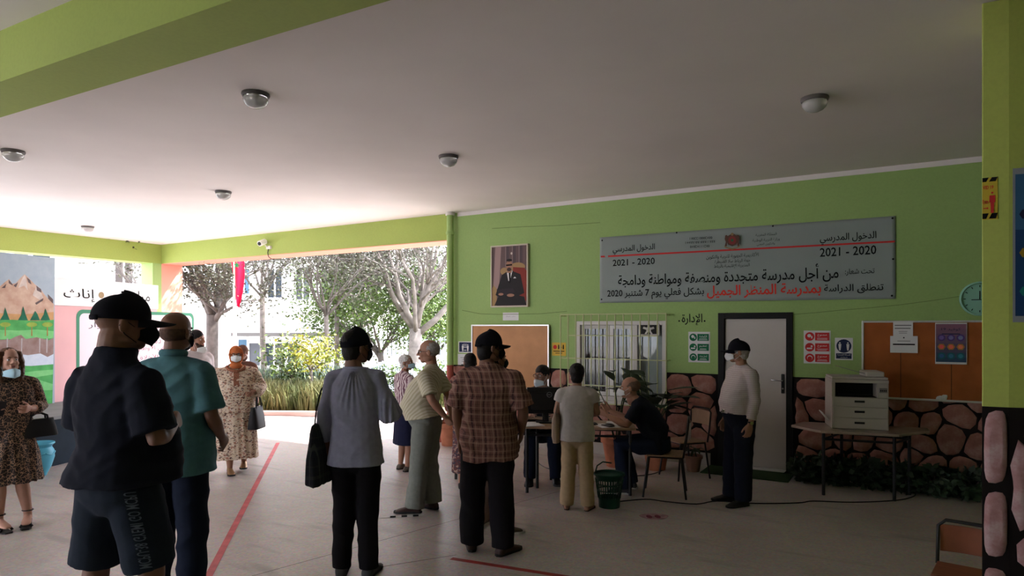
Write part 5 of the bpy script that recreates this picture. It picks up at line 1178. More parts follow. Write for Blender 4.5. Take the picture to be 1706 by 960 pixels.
class Person:
    def __init__(s, label, px, t, face, h, head=(0, 0), skin=m_sk_tan, build=1.0, belly=0.0, fat=1.0, spine=None, arms=None, legs=None, curl=(.5, .5), z=0, twist=0, headscale=1.0, sh=.175, res=.011, shoulder_z=1.425):
        s.k = h / 1.75; s.res = res; s.build = build; s.belly = belly; s.spine = dict(SPINE); s.skin = skin
        if spine: s.spine.update(spine)
        p = D(px, t, z); az = math.atan2(p.y, p.x) - R(face)
        s.root = empty('person', p, label, 'person', az - math.pi / 2)
        s.twist = twist
        c = interp_keys(s.spine, shoulder_z); w = sh * build
        tx = Vector((math.cos(twist), math.sin(twist), 0))
        s.J = {}
        A = arms or {}
        for nm, sg in (('L', -1), ('R', 1)):
            S = c + tx * sg * w
            a = A.get(nm)
            if a is None: E = S + Vector((sg * .055, -.03, -.285)); Wr = E + Vector((sg * .005, .06, -.255)); roll = (0, 1, 0)
            else: E, Wr = S + Vector(a[0]), S + Vector(a[1]); roll = a[2] if len(a) > 2 else (0, 1, 0)
            s.J[nm] = (S, E, Wr, roll)
        LG = legs or {}
        for nm, sg in (('l', -1), ('r', 1)):
            hip = interp_keys(s.spine, .91) + Vector((sg * .092, 0, 0))
            if nm in LG:
                kn, an, yaw = LG[nm]; s.J[nm] = (hip, Vector(kn), Vector(an), yaw)
            else: s.J[nm] = (hip, Vector((sg * .10, .02, .49)), Vector((sg * .11, -.02, .085)), sg * -.18)
        s.hc = interp_keys(s.spine, 1.58) + Vector((0, .025, .065)); s.hM = Matrix.Rotation(head[0], 3, 'Z') @ Matrix.Rotation(head[1], 3, 'X'); s.hs = headscale; s.fat = fat; s.curl = curl
        s.names = {}
        s.body()
    def sc(s, mb): mb.v = [tuple(x * s.k for x in v) for v in mb.v]; return mb
    def H(s, p): return s.hM @ (Vector(p) * s.hs) + s.hc
    def body(s):
        b = s.build; m = MB()
        m.rings(torso_rings(s.spine, [(.80, .10, .07, 0), (.86, .16 * b, .10, 0), (.95, .165 * b, .11, 0), (1.10, .145 * b, .10 + s.belly * .8, s.belly * .6), (1.28, .165 * b, .11, .0), (1.38, .15 * b, .08, 0), (1.44, .10 * b, .055, -.005), (1.50, .055, .05, 0)], s.twist))
        for nm in 'LR':
            S, E, Wr, _ = s.J[nm]; N_ = interp_keys(s.spine, 1.49)
            f = b * .5 + .5; S = S - Vector((0, 0, .035)); m.tube([N_ - Vector((0, 0, .03)), S], [.036, .042], 12, round_=True)
            m.tube([S, S.lerp(E, .5), E, E.lerp(Wr, .3), Wr], [.045 * f, .046 * f, .040 * f, .043 * f, .027], 12, round_=True)
        for nm in 'lr':
            h, kn, an, _ = s.J[nm]; f = b * .5 + .5
            m.tube([h, h.lerp(kn, .5), kn, kn.lerp(an, .35), an], [.088 * f, .078 * f, .056 * f, .058 * f, .038], 14, round_=True)
            m.tube([an, an + Vector((0, 0, -.045))], [.038, .04], 10, round_=True)
        N1 = interp_keys(s.spine, 1.46); m.tube([N1, s.H((0, -.03, -.1))], [.06 * (b * .4 + .6) * s.fat ** 1.5, .058 * s.fat], 14, round_=True)
        s.sc(m); parts = [vox(m, .013 * s.k, 4)]
        hm = head_mesh(s.fat); hb = MB(); hb.add([Vector(s.H(v.co)) * s.k for v in hm.vertices], [tuple(p.vertices) for p in hm.polygons]); parts.append(hb.mesh())
        for nm, sg in (('L', -1), ('R', 1)):
            S, E, Wr, roll = s.J[nm]; d = (Wr - E).normalized(); hm_ = hand_mesh(sg, s.curl[0 if nm == 'L' else 1])
            hb = xf(hm_, rot_to(d, roll), Wr); s.sc(hb); parts.append(hb.mesh())
        for nm in 'lr':
            h, kn, an, yaw = s.J[nm]; f = MB(); s.foot_rings(f, an, yaw, 0.0); s.sc(f); parts.append(vox(f, .008, 2))
        s.bodyobj = link('body', join(parts), s.skin, s.root, smooth=True)
        # eyes
        for sg in (-1, 1):
            m = MB(); m.ell((sg * .031, .0755, -.003), (.0135, .0125, .0105), 12, 8); m.v = [tuple(s.H(v) * s.k) for v in m.v]; ey = m.build('eye', m_eye, s.root, smooth=True)
            m = MB(); m.ell((sg * .031, .0845, -.003), (.006, .0048, .006), 10, 6); m.v = [tuple(s.H(v) * s.k) for v in m.v]; m.build('iris', m_iris, ey, smooth=True)
    def foot_rings(s, f, an, yaw, grow, heel=0):
        cy, sy = math.cos(yaw), math.sin(yaw); g = an.z - .085
        prof = [(-.062, .018, .03), (-.05, .03, .06), (-.02, .034, .085), (.02, .034, .085), (.06, .037, .066), (.11, .043, .045), (.15, .044, .034), (.18, .034, .024), (.193, .02, .016)]
        rs = []
        for y, w_, h_ in prof:
            w_ += grow; h_ += grow * .8; y *= 1 + grow * 1.2; lift = heel * max(0, min(1, (.12 - y) / .12))
            ring = []
            for k in range(12):
                t = 2 * math.pi * k / 12; a = w_ * math.cos(t); z = max(0, h_ * (.5 + .5 * math.sin(t)))
                if math.sin(t) < 0: z *= .3; a *= 1.0
                ring.append(Vector((an.x + cy * a - sy * y, an.y + sy * a + cy * y, g + z + lift + .004)))
            rs.append(ring)
        f.rings(rs)
    # ---- clothing
    def garment(s, name, m, mt, disp=None, res=None, smooth=6, label=None):
        s.sc(m); me = vox(m, (res or s.res) * s.k, smooth, disp); o = link(name, me, mt, s.root, smooth=True)
        if label: o['label'] = label
        return o
    def shirt(s, mt, hem=.80, loose=.02, sleeve=.75, cuff=.075, name='shirt', amp=.006, waist=None, hips=None, full=0, neck=.072, neckz=1.50, seed=1, label=None, fx=7, collar=False, upper=.068, open_hem=0):
        b = s.build; m = MB(); w_ = waist or .155 * b; hp = hips or .178 * b; bl = s.belly
        prof = [(hem, hp + loose + open_hem, .125 + bl * .7 + loose + open_hem, bl * .3)]
        if hem < .92: prof.append((.95, hp + loose, .122 + bl * .8 + loose, bl * .5))
        prof += [(1.10, w_ + loose + .004, .108 + bl + loose, bl * .8), (1.28, .178 * b + loose * .8, .118 + bl * .35 + loose * .8, bl * .3), (1.38, .183 * b + loose * .4, .105 + loose * .5, 0), (1.455, .125 * b + .01, .075 + loose * .3, -.005), (neckz, neck, neck * .92, 0)]
        m.rings(torso_rings(s.spine, prof, s.twist))
        if hem > .92: pass
        for nm in 'LR':
            S, E, Wr, _ = s.J[nm]; N_ = interp_keys(s.spine, 1.455); f = b * .5 + .5; S = S - Vector((0, 0, max(0, upper * f - .052))); S = S.lerp(Vector((0, S.y, S.z)), .04)
            m.tube([N_, N_.lerp(S, .55) + Vector((0, 0, .008)), S], [.060, .064, (upper - .002) * f], 12, round_=True)
            if sleeve <= 1: pts = [S, S.lerp(E, sleeve * .5), S.lerp(E, sleeve)]; rd = [upper * f, lerp(upper, cuff, .5) * f, cuff * f]
            else:
                q = sleeve - 1; mid = S.lerp(E, .5); en = E.lerp(Wr, q); pts = [S, mid, E, E.lerp(Wr, q * .6), en]; rd = [upper * f, (upper - .006 + full * .5) * f, (upper - .014 + full) * f, (lerp(upper - .014, cuff, .6) + full) * f, cuff * f]
            m.tube(pts, rd, 14)
        if collar:
            c = interp_keys(s.spine, 1.50); m.tube([c + Vector((.062 * math.cos(t), .058 * math.sin(t) + .004, .004 - .012 * math.sin(t))) for t in [2 * math.pi * k / 16 for k in range(16)]], .014, 8, close=True)
        return s.garment(name, m, mt, folds(amp * s.k, fx, 9, seed), label=label)
    def trousers(s, mt, hem=.06, width=.075, thigh=.10, amp=.007, name='trousers', waist=1.0, seed=2, kneew=None, length=1.0, label=None):
        b = s.build; m = MB(); f = b * .6 + .4
        m.rings(torso_rings(s.spine, [(.75, .05 * b, .06, 0), (.79, .11 * b, .085, 0), (.85, .165 * b, .12, 0), (.95, .178 * b, .128 + s.belly * .5, s.belly * .3), (waist, .168 * b, .12 + s.belly * .8, s.belly * .5)]))
        for nm in 'lr':
            h, kn, an, yaw = s.J[nm]; en = an + (Vector((0, 0, hem - .085)) if length == 1 else Vector((0, 0, 0)))
            kw = kneew or lerp(thigh, width, .55)
            pts = [h + Vector((0, 0, .02)), h.lerp(kn, .5), kn, kn.lerp(en, .5), en] if length == 1 else [h, h.lerp(kn, .5), h.lerp(kn, length)]
            rd = [thigh * f, lerp(thigh, kw, .5) * f, kw * f, lerp(kw, width, .5) * f, width * f] if length == 1 else [thigh * f, lerp(thigh, width, .6) * f, width * f]
            m.tube(pts, rd, 16)
        base = folds(amp * s.k, 5, 6.5, seed)
        return s.garment(name, m, mt, base, label=label)
    def skirt(s, mt, hem, w0=.17, w1=.24, d1=.2, top=1.02, name='skirt', amp=.012, seed=3, label=None, yo=0):
        m = MB(); b = s.build; mid = lerp(top, hem, .5)
        m.rings(torso_rings(s.spine, [(hem, w1 * b, d1, yo), (lerp(top, hem, .7), lerp(w0, w1, .75) * b, lerp(.13, d1, .75), yo * .6), (mid, lerp(w0, w1, .6) * b, lerp(.13, d1, .6), yo * .4), (.93, (w0 + .02) * b, .145, 0), (top, w0 * b, .12, 0)]))
        return s.garment(name, m, mt, folds(amp * s.k, 7, 9, seed, vert=True), label=label)
    def shoes(s, mt, sole=None, name='shoe', grow=.009, heel=0, laces=None):
        for nm in 'lr':
            h, kn, an, yaw = s.J[nm]; f = MB(); s.foot_rings(f, an, yaw, grow, heel); s.sc(f); me = vox(f, .007, 2); o = link(name, me, mt, s.root, smooth=True)
            if sole:
                cy, sy = math.cos(yaw), math.sin(yaw); P2 = [(-.075, 0), (-.06, .03), (0, .04), (.08, .045), (.15, .053), (.19, .045), (.215, .02), (.215, -.02), (.19, -.045), (.15, -.053), (.08, -.045), (0, -.04), (-.06, -.03)]
                q = MB(); q.prism([(an.x + cy * x - sy * y, an.y + sy * x + cy * y, max(.002, an.z - .085 + .002)) for y, x in P2], (0, 0, .02)); s.sc(q); q.build('sole', sole, o)
    def sandals(s, mt):
        for nm in 'lr':
            h, kn, an, yaw = s.J[nm]; cy, sy = math.cos(yaw), math.sin(yaw); T_ = lambda x, y, z: (an.x + cy * x - sy * y, an.y + sy * x + cy * y, an.z - .085 + z)
            q = MB(); P2 = [(-.07, 0), (-.05, .03), (.05, .036), (.14, .048), (.2, .03), (.205, -.02), (.14, -.048), (.05, -.036), (-.05, -.03)]
            q.prism([T_(x, y, .001) for y, x in P2], (0, 0, .012)); s.sc(q); o = q.build('sandal', mt, s.root)
            q = MB(); q.tube([T_(-.046, .12, .01), T_(-.036, .12, .035), T_(0, .11, .05), T_(.036, .12, .035), T_(.046, .12, .01)], [.009] * 5, 8, flat=.4)
            q.tube([T_(-.037, -.02, .05), T_(-.036, .03, .085), T_(0, .05, .09), T_(.036, .03, .085), T_(.037, -.02, .05), T_(0, -.066, .06), T_(-.037, -.02, .05)], .005, 6); s.sc(q); q.build('strap', mt, o, smooth=True)
    def headthing(s, m, name, mt, smooth=True, label=None, v=None, disp=None, sm=2):
        m.v = [tuple(s.H(p) * s.k) for p in m.v]
        me = vox(m, v, sm, disp) if v else m.mesh(name)
        o = link(name, me, mt, s.root, smooth=smooth)
        if label: o['label'] = label
        return o
    def hair(s, mt, r=(.083, .103, .090), c=(0, -.022, .038), low=0.0, extra=None, amp=.003, label=None):
        m = MB(); m.ell(c, r, 24, 16)
        if low: m.ell((0, -.045, -.02 - low * .3), (.074, .066, .07 + low * .5), 20, 14)
        if extra: extra(m)
        return s.headthing(m, 'hair', mt, v=.006, disp=lambda c_: amp * noise.noise(c_ * 70) + amp * .8 * noise.noise(c_ * 25), label=label)
    def cap(s, mt=m_cap, tilt=.10, brim=.085, back=True, high=1.0, badge=None):
        M_ = Matrix.Rotation(tilt, 3, 'X'); m = MB(); rs = []
        rx, ry, rz = .092, .114, .118 * high; z0 = .016; cy = -.010
        for j in range(11):
            t = j / 10 * math.pi / 2 * .985; bulge = 1 + .03 * math.sin(2 * t)
            rs.append([M_ @ Vector((rx * math.cos(t) * bulge * math.cos(a), cy + ry * math.cos(t) * bulge * math.sin(a), z0 + rz * math.sin(t) * (1 + .10 * math.sin(a)))) for a in [2 * math.pi * k / 32 for k in range(32)]])
        m.rings([[p * .97 - Vector((0, 0, .004)) for p in rs[0]]] + rs)
        o = s.headthing(m, 'cap', mt)
        b = MB(); n = 18; top = []; bot = []
        for i in range(n + 1):
            a = lerp(-1.12, 1.12, i / n); sx, cx_ = math.sin(a), math.cos(a); dr = max(0, math.cos(a / 1.12 * math.pi / 2)) ** .55
            for q, f in ((top, 0), (top, .5), (top, 1)):
                x = rx * sx * (1 + .12 * f * dr); y = cy + ry * cx_ + brim * dr * f; z = z0 + .004 - .012 * f - .30 * (x * x) / .09 * (.3 + .7 * f); q.append(M_ @ Vector((x, y, z)))
        vs = top + [p - Vector((0, .0, .004)) for p in top]; N3 = 3 * (n + 1); fs = []
        for i in range(n):
            for j in range(2):
                a_ = i * 3 + j; fs.append((a_, a_ + 3, a_ + 4, a_ + 1)); fs.append((N3 + a_, N3 + a_ + 1, N3 + a_ + 4, N3 + a_ + 3))
            a_ = i * 3 + 2; fs.append((a_, a_ + 3, N3 + a_ + 3, N3 + a_)); a_ = i * 3; fs.append((a_, N3 + a_, N3 + a_ + 3, a_ + 3))
        b.add(vs, fs); b.v = [tuple(s.H(p) * s.k) for p in b.v]; b.build('brim', mt, o, smooth='auto')
        t = MB(); t.ell(M_ @ Vector((0, cy, z0 + rz)), (.009, .009, .005), 10, 6); t.v = [tuple(s.H(p) * s.k) for p in t.v]; t.build('button', mt, o, smooth=True)
        if back:
            t = MB(); t.tube([M_ @ Vector((rx * 1.0 * math.sin(a), cy - ry * 1.0 * math.cos(a), z0 - .002)) for a in [lerp(-.6, .6, k / 8) for k in range(9)]], [.011] * 9, 6, flat=.3, up=(0, 0, 1)); t.v = [tuple(s.H(p) * s.k) for p in t.v]; t.build('strap', mt, o, smooth=True)
        return o
    def mask(s, mt, drop=0.0, loops=True):
        m = MB(); nu, nv = 20, 10; vs = []
        for i in range(nu + 1):
            for j in range(nv + 1):
                u = lerp(-1, 1, i / nu); v = j / nv; a = u * 1.25
                z = lerp(-.105 + .010 * abs(u) * 3, -.012 - .02 * abs(u) ** 1.5, v) - drop
                bul = .030 * math.exp(-(a / .45) ** 2) * math.exp(-((v - .55) / .45) ** 2) + .006 + .012 * math.exp(-(a / .8) ** 2)
                under = .025 * max(0, .35 - v) ** 1.0
                x = (.066 + .008) * math.sin(a); y = .020 + (.070) * math.cos(a) + bul - under - .0
                vs.append((x, y, z + .0012 * math.sin(v * 22)))
        m.add(vs, [(i * (nv + 1) + j, (i + 1) * (nv + 1) + j, (i + 1) * (nv + 1) + j + 1, i * (nv + 1) + j + 1) for i in range(nu) for j in range(nv)])
        o = s.headthing(m, 'face_mask', mt); md = o.modifiers.new('s', 'SOLIDIFY'); md.thickness = .003; md.offset = 0
        if loops:
            for sg in (-1, 1):
                q = MB(); q.tube([(sg * .070, .042, -.030 - drop), (sg * .078, .018, -.012 - drop * .5), (sg * .084, -.012, .012), (sg * .086, -.030, -.012), (sg * .078, -.01, -.048), (sg * .069, .035, -.085 - drop)], .0017, 6)
                q.v = [tuple(s.H(p) * s.k) for p in q.v]; q.build('ear_loop', mt, o, smooth=True)
    def glasses(s, mt=None):
        mt = mt or m_plastic_k; m = MB()
        for sg in (-1, 1):
            m.tube([(sg * .033 + .024 * math.cos(t), .098 - .003 * math.cos(t) * sg, -.004 + .018 * math.sin(t)) for t in [2 * math.pi * k / 16 for k in range(16)]], .0028, 6, close=True)
            m.tube([(sg * .056, .095, .002), (sg * .074, .07, .004), (sg * .082, -.005, .002), (sg * .080, -.025, -.012)], .0024, 6)
        m.tube([(-.010, .099, .0), (0, .101, .003), (.010, .099, .0)], .0025, 6)
        o = s.headthing(m, 'glasses', mt)
    def lips(s):
        m = MB(); m.ell((0, .098, -.0635), (.022, .0055, .0045), 12, 6); m.ell((0, .0965, -.0745), (.019, .006, .005), 12, 6); s.headthing(m, 'lips', m_lip)
    def brows(s, mt=m_hair):
        m = MB()
        for sg in (-1, 1): m.tube([(sg * .014, .092, .017), (sg * .03, .090, .022), (sg * .046, .080, .017)], [.003, .0035, .002], 6, round_=True)
        s.headthing(m, 'eyebrows', mt)
    def beard(s, mt=m_hair):
        m = MB(); m.ell((0, .05, -.088), (.046, .045, .034), 16, 10); m.ell((0, .03, -.06), (.071, .042, .035), 16, 10); m.ell((0, .088, -.088), (.02, .016, .02), 10, 8)
        s.headthing(m, 'beard', mt, v=.006, disp=lambda c_: .003 * noise.noise(c_ * 70))
    def local(s, p):  # normalised local point -> local metres
        return Vector(p) * s.k
    def world(s, p):
        return Matrix.Translation(s.root.location) @ Matrix.Rotation(s.root.rotation_euler.z, 4, 'Z') @ (Vector(p) * s.k)

# ---- cloth patterns
def plaid(name, base, dark, light, fx, fz, w1=.25, w2=.12, second=None):
    def f(N, L, co):
        sp = N.new('ShaderNodeSeparateXYZ'); L.new(co, sp.inputs[0])
        def band(src, freq, stops):
            m = N.new('ShaderNodeMath'); m.operation = 'MULTIPLY'; m.inputs[1].default_value = freq; L.new(src, m.inputs[0])
            fr = N.new('ShaderNodeMath'); fr.operation = 'FRACT'; L.new(m.outputs[0], fr.inputs[0]); return ramp(N, L, fr.outputs[0], stops, 'CONSTANT')
        ad = N.new('ShaderNodeMath'); ad.operation = 'ADD'; L.new(sp.outputs[0], ad.inputs[0]); L.new(sp.outputs[1], ad.inputs[1]) 
        st = [(0, (0, 0, 0)), (w1, (1, 1, 1)), (w1 + .12, (0, 0, 0)), (.72, (.6, .6, .6)), (.78, (0, 0, 0))]
        v = band(ad.outputs[0], fx, st); h = band(sp.outputs[2], fz, st)
        st2 = [(0, (1, 1, 1)), (w2, (0, 0, 0)), (.5, (1, 1, 1)), (.5 + w2 * .5, (0, 0, 0))]
        v2 = band(ad.outputs[0], fx, st2); h2 = band(sp.outputs[2], fz, st2)
        c = mix(N, L, v, base, dark); 
        m_ = N.new('ShaderNodeMath'); m_.operation = 'MULTIPLY'; m_.inputs[1].default_value = .55; L.new(h, m_.inputs[0]); c = mix(N, L, m_.outputs[0], c, dark)
        m2 = N.new('ShaderNodeMath'); m2.operation = 'MULTIPLY'; m2.inputs[1].default_value = .5; L.new(v2, m2.inputs[0]); c = mix(N, L, m2.outputs[0], c, light)
        m3 = N.new('ShaderNodeMath'); m3.operation = 'MULTIPLY'; m3.inputs[1].default_value = .4; L.new(h2, m3.inputs[0]); return mix(N, L, m3.outputs[0], c, light)
    return mat_nodes(name, f, .9)
def leopard():
    def f(N, L, co):
        v = N.new('ShaderNodeTexVoronoi'); v.feature = 'DISTANCE_TO_EDGE'; v.inputs['Scale'].default_value = 34
        n = N.new('ShaderNodeTexNoise'); n.inputs['Scale'].default_value = 25; L.new(co, n.inputs[0])
        a = N.new('ShaderNodeMixRGB'); a.blend_type = 'LINEAR_LIGHT'; a.inputs[0].default_value = .03; L.new(co, a.inputs[1]); L.new(n.outputs['Color'], a.inputs[2]); L.new(a.outputs[0], v.inputs[0])
        return ramp(N, L, v.outputs['Distance'], [(0, (.40, .25, .16)), (.05, (.28, .16, .10)), (.075, (.018, .012, .011)), (.30, (.016, .012, .010)), (.40, (.045, .028, .02))])
    return mat_nodes('leopard_cloth', f, .85)
def blotch(name, base, cols, scale=30, th=.55, sq=(1, 1, 1.6)):
    def f(N, L, co):
        mp = N.new('ShaderNodeMapping'); mp.inputs['Scale'].default_value = sq; L.new(co, mp.inputs[0]); c = base
        for i, k in enumerate(cols):
            n = N.new('ShaderNodeTexNoise'); n.inputs['Scale'].default_value = scale * (1 + .37 * i); n.inputs['Detail'].default_value = 1.5
            m2 = N.new('ShaderNodeMapping'); m2.inputs['Location'].default_value = (i * 3.3, i, 0); L.new(mp.outputs[0], m2.inputs[0]); L.new(m2.outputs[0], n.inputs[0])
            c = mix(N, L, ramp(N, L, n.outputs['Fac'], [(th, (0, 0, 0)), (th + .02, (1, 1, 1))]), c, k)
        return c
    return mat_nodes(name, f, .85)
def swirl(name, a, b, scale=9):
    def f(N, L, co):
        w_ = N.new('ShaderNodeTexWave'); w_.inputs['Scale'].default_value = scale; w_.inputs['Distortion'].default_value = 9; w_.inputs['Detail Scale'].default_value = 1.4; L.new(co, w_.inputs[0])
        return ramp(N, L, w_.outputs['Fac'], [(.45, a), (.55, b)])
    return mat_nodes(name, f, .85)
def cloth(name, c, a=.08, s=30, rough=.9): return mat('cloth_' + name, c, rough, noise_s=s, noise_a=a, bump=.12, bump_s=250, spec=.10)
c_blk = cloth('black_tee', (.010, .012, .020)); c_shorts = cloth('navy_shorts', (.016, .022, .034)); c_teal = cloth('teal_tee', (.075, .175, .195)); c_jean = cloth('dark_jeans', (.010, .014, .028))
c_white = cloth('white_tee', (.62, .56, .56)); c_blouse = cloth('lilac_blouse', (.29, .29, .38)); c_blkt = cloth('black_trousers', (.010, .009, .011)); c_wht2 = cloth('cream_top', (.50, .455, .42))
c_khaki = cloth('khaki', (.40, .285, .17)); c_cream = cloth('pale_striped_shirt', (.52, .48, .34)); c_grey = cloth('grey_green_trousers', (.17, .18, .155)); c_navy = cloth('navy_skirt', (.014, .016, .04))
c_beige = cloth('beige_trousers', (.24, .18, .15)); c_greyj = cloth('dark_grey_top', (.045, .045, .055))
c_plaid = plaid('brown_plaid', (.19, .085, .065), (.055, .018, .016), (.40, .25, .19), 11, 9)
c_check = plaid('fine_check', (.50, .44, .42), (.14, .09, .10), (.60, .55, .53), 55, 50, w1=.4)
c_plaid2 = plaid('red_plaid', (.22, .08, .06), (.05, .015, .015), (.3, .2, .15), 14, 12)
c_leo = leopard(); c_djel = blotch('patterned_djellaba', (.66, .52, .38), [(.42, .20, .14), (.12, .06, .05), (.70, .60, .50)], 26, .57)
c_purp = swirl('purple_swirl', (.16, .07, .10), (.62, .52, .52), 7); c_patsk = blotch('patterned_skirt', (.10, .03, .03), [(.32, .20, .16), (.04, .03, .05)], 22, .55)
m_shoe_k = mat('shoe_black', (.012, .011, .012), .45); m_shoe_b = mat('shoe_brown', (.05, .025, .02), .5); m_shoe_g = mat('shoe_taupe', (.10, .08, .065), .7); m_sole_w = mat('sole_white', (.5, .48, .45), .7); m_sole_k = mat('sole_dark', (.02, .02, .02), .7); m_gold = mat('metal_gold', (.45, .28, .15), .35, metal=.6)

# 1 ---- big man in the black T-shirt ---------------------------------
p = Person('large man in black cap, black T-shirt and long navy shorts with printed lettering', 198, 3.42, 52, 1.90, head=(-.50, .0), skin=m_sk_brown, build=1.14, belly=.075, fat=1.22, headscale=1.13, res=.010, sh=.172, spine={1.52: (0, -.012, 1.54), 1.58: (0, .0, 1.615)}, twist=0,
    arms={'R': ((.075, .0, -.29), (-.05, .20, -.25), (-.2, 0, 1)), 'L': ((-.05, .03, -.29), (.06, .25, -.25), (.2, 0, 1))}, curl=(.7, .9),
    legs={'l': ((-.15, .00, .49), (-.17, -.05, .085), .2), 'r': ((.13, .07, .49), (.15, .03, .085), -.2)})
p.shirt(c_blk, hem=.925, loose=.03, sleeve=.84, cuff=.092, upper=.083, amp=.010, name='t_shirt', open_hem=.03, seed=2, neck=.088, neckz=1.535)
p.trousers(c_shorts, length=1.0, hem=.44, width=.118, thigh=.125, kneew=.115, name='shorts', amp=.008, seed=4) if False else None
m = MB(); b = p.build
m.rings(torso_rings(p.spine, [(.78, .12 * b, .10, 0), (.86, .175 * b, .145, 0), (.96, .18 * b, .15, 0)]))
for nm, sg in (('l', -1), ('r', 1)):
    h, kn, an, yaw = p.J[nm]; m.tube([h, h.lerp(kn, .5), h.lerp(kn, .93) + Vector((sg * .005, .0, 0))], [.122, .120, .118], 18)
sh_ = p.garment('shorts', m, c_shorts, folds(.008, 5, 6, 5))
# lettering down the right leg of the shorts
h, kn, an, yaw = p.J['r']; lm = MB(); vs, fs = text_geo('MCPU-38 GYEMI GO MCPU', .01)
y0 = min(v.y for v in vs); y1 = max(v.y for v in vs); x1 = max(v.x for v in vs)
def leg_pt(u, v):   # u along the leg, v across
    c = h.lerp(kn, .0 + .86 * u); a = -.95 + v * .36; rr = .1345 + .012; return (c + Vector((rr * math.cos(a), rr * math.sin(a), 0))) * p.k
lm.add([leg_pt(1 - v.x / x1, (v.y - y0) / (y1 - y0)) for v in vs], fs); lm.build('printed_lettering', mat('shorts_print', (.10, .13, .17), .7), sh_)
p.cap(tilt=-.07, brim=.10, high=.95); p.mask(m_mask_k); p.shoes(m_shoe_k, m_sole_w)
# 2 ---- bald man in teal --------------------------------------------
p = Person('bald man in a teal T-shirt and dark jeans, seen from behind', 291, 4.3, 30, 1.88, head=(-.12, .05), skin=m_sk_brown, build=1.06, belly=.03, headscale=1.02,
    arms={'R': ((.06, -.01, -.28), (.03, .17, -.44), (0, 1, 0)), 'L': ((-.05, .0, -.28), (.02, .2, -.42), (0, 1, 0))}, curl=(.5, .6))
p.shirt(c_teal, hem=.80, loose=.035, sleeve=.88, cuff=.088, upper=.076, amp=.008, name='t_shirt', seed=5, open_hem=.012)
m = MB(); c = interp_keys(p.spine, 1.505); m.tube([c + Vector((.07 * math.cos(t), .065 * math.sin(t), .012 - .006 * math.sin(t))) for t in [2 * math.pi * k / 18 for k in range(18)]], [.013] * 18, 8, close=True, flat=1.6); p.sc(m); m.build('collar', c_teal, p.root, smooth=True)
p.trousers(c_jean, width=.078, thigh=.105, amp=.010, name='jeans', seed=8); p.shoes(m_shoe_k, m_sole_w); p.beard(); p.mask(m_mask_k)
p.hair(mat('hair_stubble', (.10, .055, .04), .8, noise_s=50, noise_a=.3), r=(.0785, .1005, .064), c=(0, -.017, .0), amp=.001)
# 3 ---- young man ---------------------------------------------------
p = Person('young man in a white T-shirt, mask pulled under his chin', 327, 8.75, 155, 1.74, head=(.5, 0), skin=m_sk_tan, build=1.0,
    arms={'L': ((-.06, -.06, -.27), (-.03, -.14, -.48), (0, 1, 0)), 'R': ((.05, -.05, -.27), (.02, -.12, -.48), (0, 1, 0))}, res=.013)
p.shirt(c_white, hem=.86, loose=.022, sleeve=.62, cuff=.068, name='t_shirt', seed=3); p.trousers(c_grey, width=.07, thigh=.095); p.shoes(mat('shoe_white', (.6, .58, .55), .5), m_sole_w)
p.hair(m_hair, low=.02, c=(0, -.018, .043)); p.mask(m_mask_w, drop=.082); p.lips(); p.brows(); p.beard(mat('stubble', (.06, .035, .025), .8))
# 3b --- woman behind -------------------------------------------------
p = Person('woman in a brown headscarf almost hidden behind the robed woman', 404, 9.6, 178, 1.52, skin=m_sk_tan, res=.014)
m_brs = cloth('brown_scarf', (.14, .07, .05)); p.shirt(m_brs, hem=.8, sleeve=1.8, cuff=.05, name='robe', loose=.03); p.skirt(m_brs, .15, name='skirt'); p.shoes(m_shoe_b)
m = MB(); m.ell((0, -.012, .03), (.092, .112, .103), 20, 14); m.ell((0, -.02, -.08), (.085, .085, .07), 16, 10); p.headthing(m, 'headscarf', m_brs, v=.008)
# 4 ---- woman in patterned djellaba ----------------------------------
p = Person('woman in patterned beige djellaba and orange headscarf walking in from the garden', 393, 8.2, 178, 1.55, head=(.0, .05), skin=m_sk_tan, build=1.28, belly=.03, res=.012,
    arms={'L': ((-.10, -.01, -.25), (-.0, .17, -.30), (-.3, 0, 1)), 'R': ((.075, -.02, -.26), (.08, .10, -.46), (0, 1, 0))},
    legs={'l': ((-.09, -.02, .49), (-.11, -.10, .13), -.1), 'r': ((.09, .06, .49), (.08, .08, .085), .1)}, curl=(.7, .6))
p.shirt(c_djel, hem=.85, loose=.045, sleeve=1.88, cuff=.085, upper=.085, full=.015, name='djellaba', amp=.009, seed=6)
o = p.skirt(c_djel, .20, w0=.185, w1=.235, d1=.20, amp=.012, name='djellaba_skirt')
m_trim = mat('braid_trim', (.30, .12, .07), .8, noise_s=80, noise_a=.4)
m = MB(); 
for x in (0,): m.rings([[p.local((a, interp_keys(p.spine, z).y + yy + .012, z)) + Vector((0, dy, 0)) for a, dy in ((-.035, 0), (.035, 0), (.035, .012), (-.035, .012))] for z, yy in ((1.42, .085), (1.38, .12), (1.28, .152), (1.18, .162), (1.08, .165), (1.0, .165))])
m.build('front_braid', m_trim, p.root)
m = MB(); c = interp_keys(p.spine, 1.46)
m.tube([p.local(c + Vector((.12 * math.sin(t), .035 + .09 * math.cos(t) if math.cos(t) > 0 else .03 + .06 * math.cos(t), .03 - .06 * max(0, math.cos(t)) - .01))) for t in [2 * math.pi * k / 24 for k in range(24)]], .016, 8, close=True); m.build('neck_braid', m_trim, p.root, smooth=True)
m_or = cloth('orange_scarf', (.58, .17, .06))
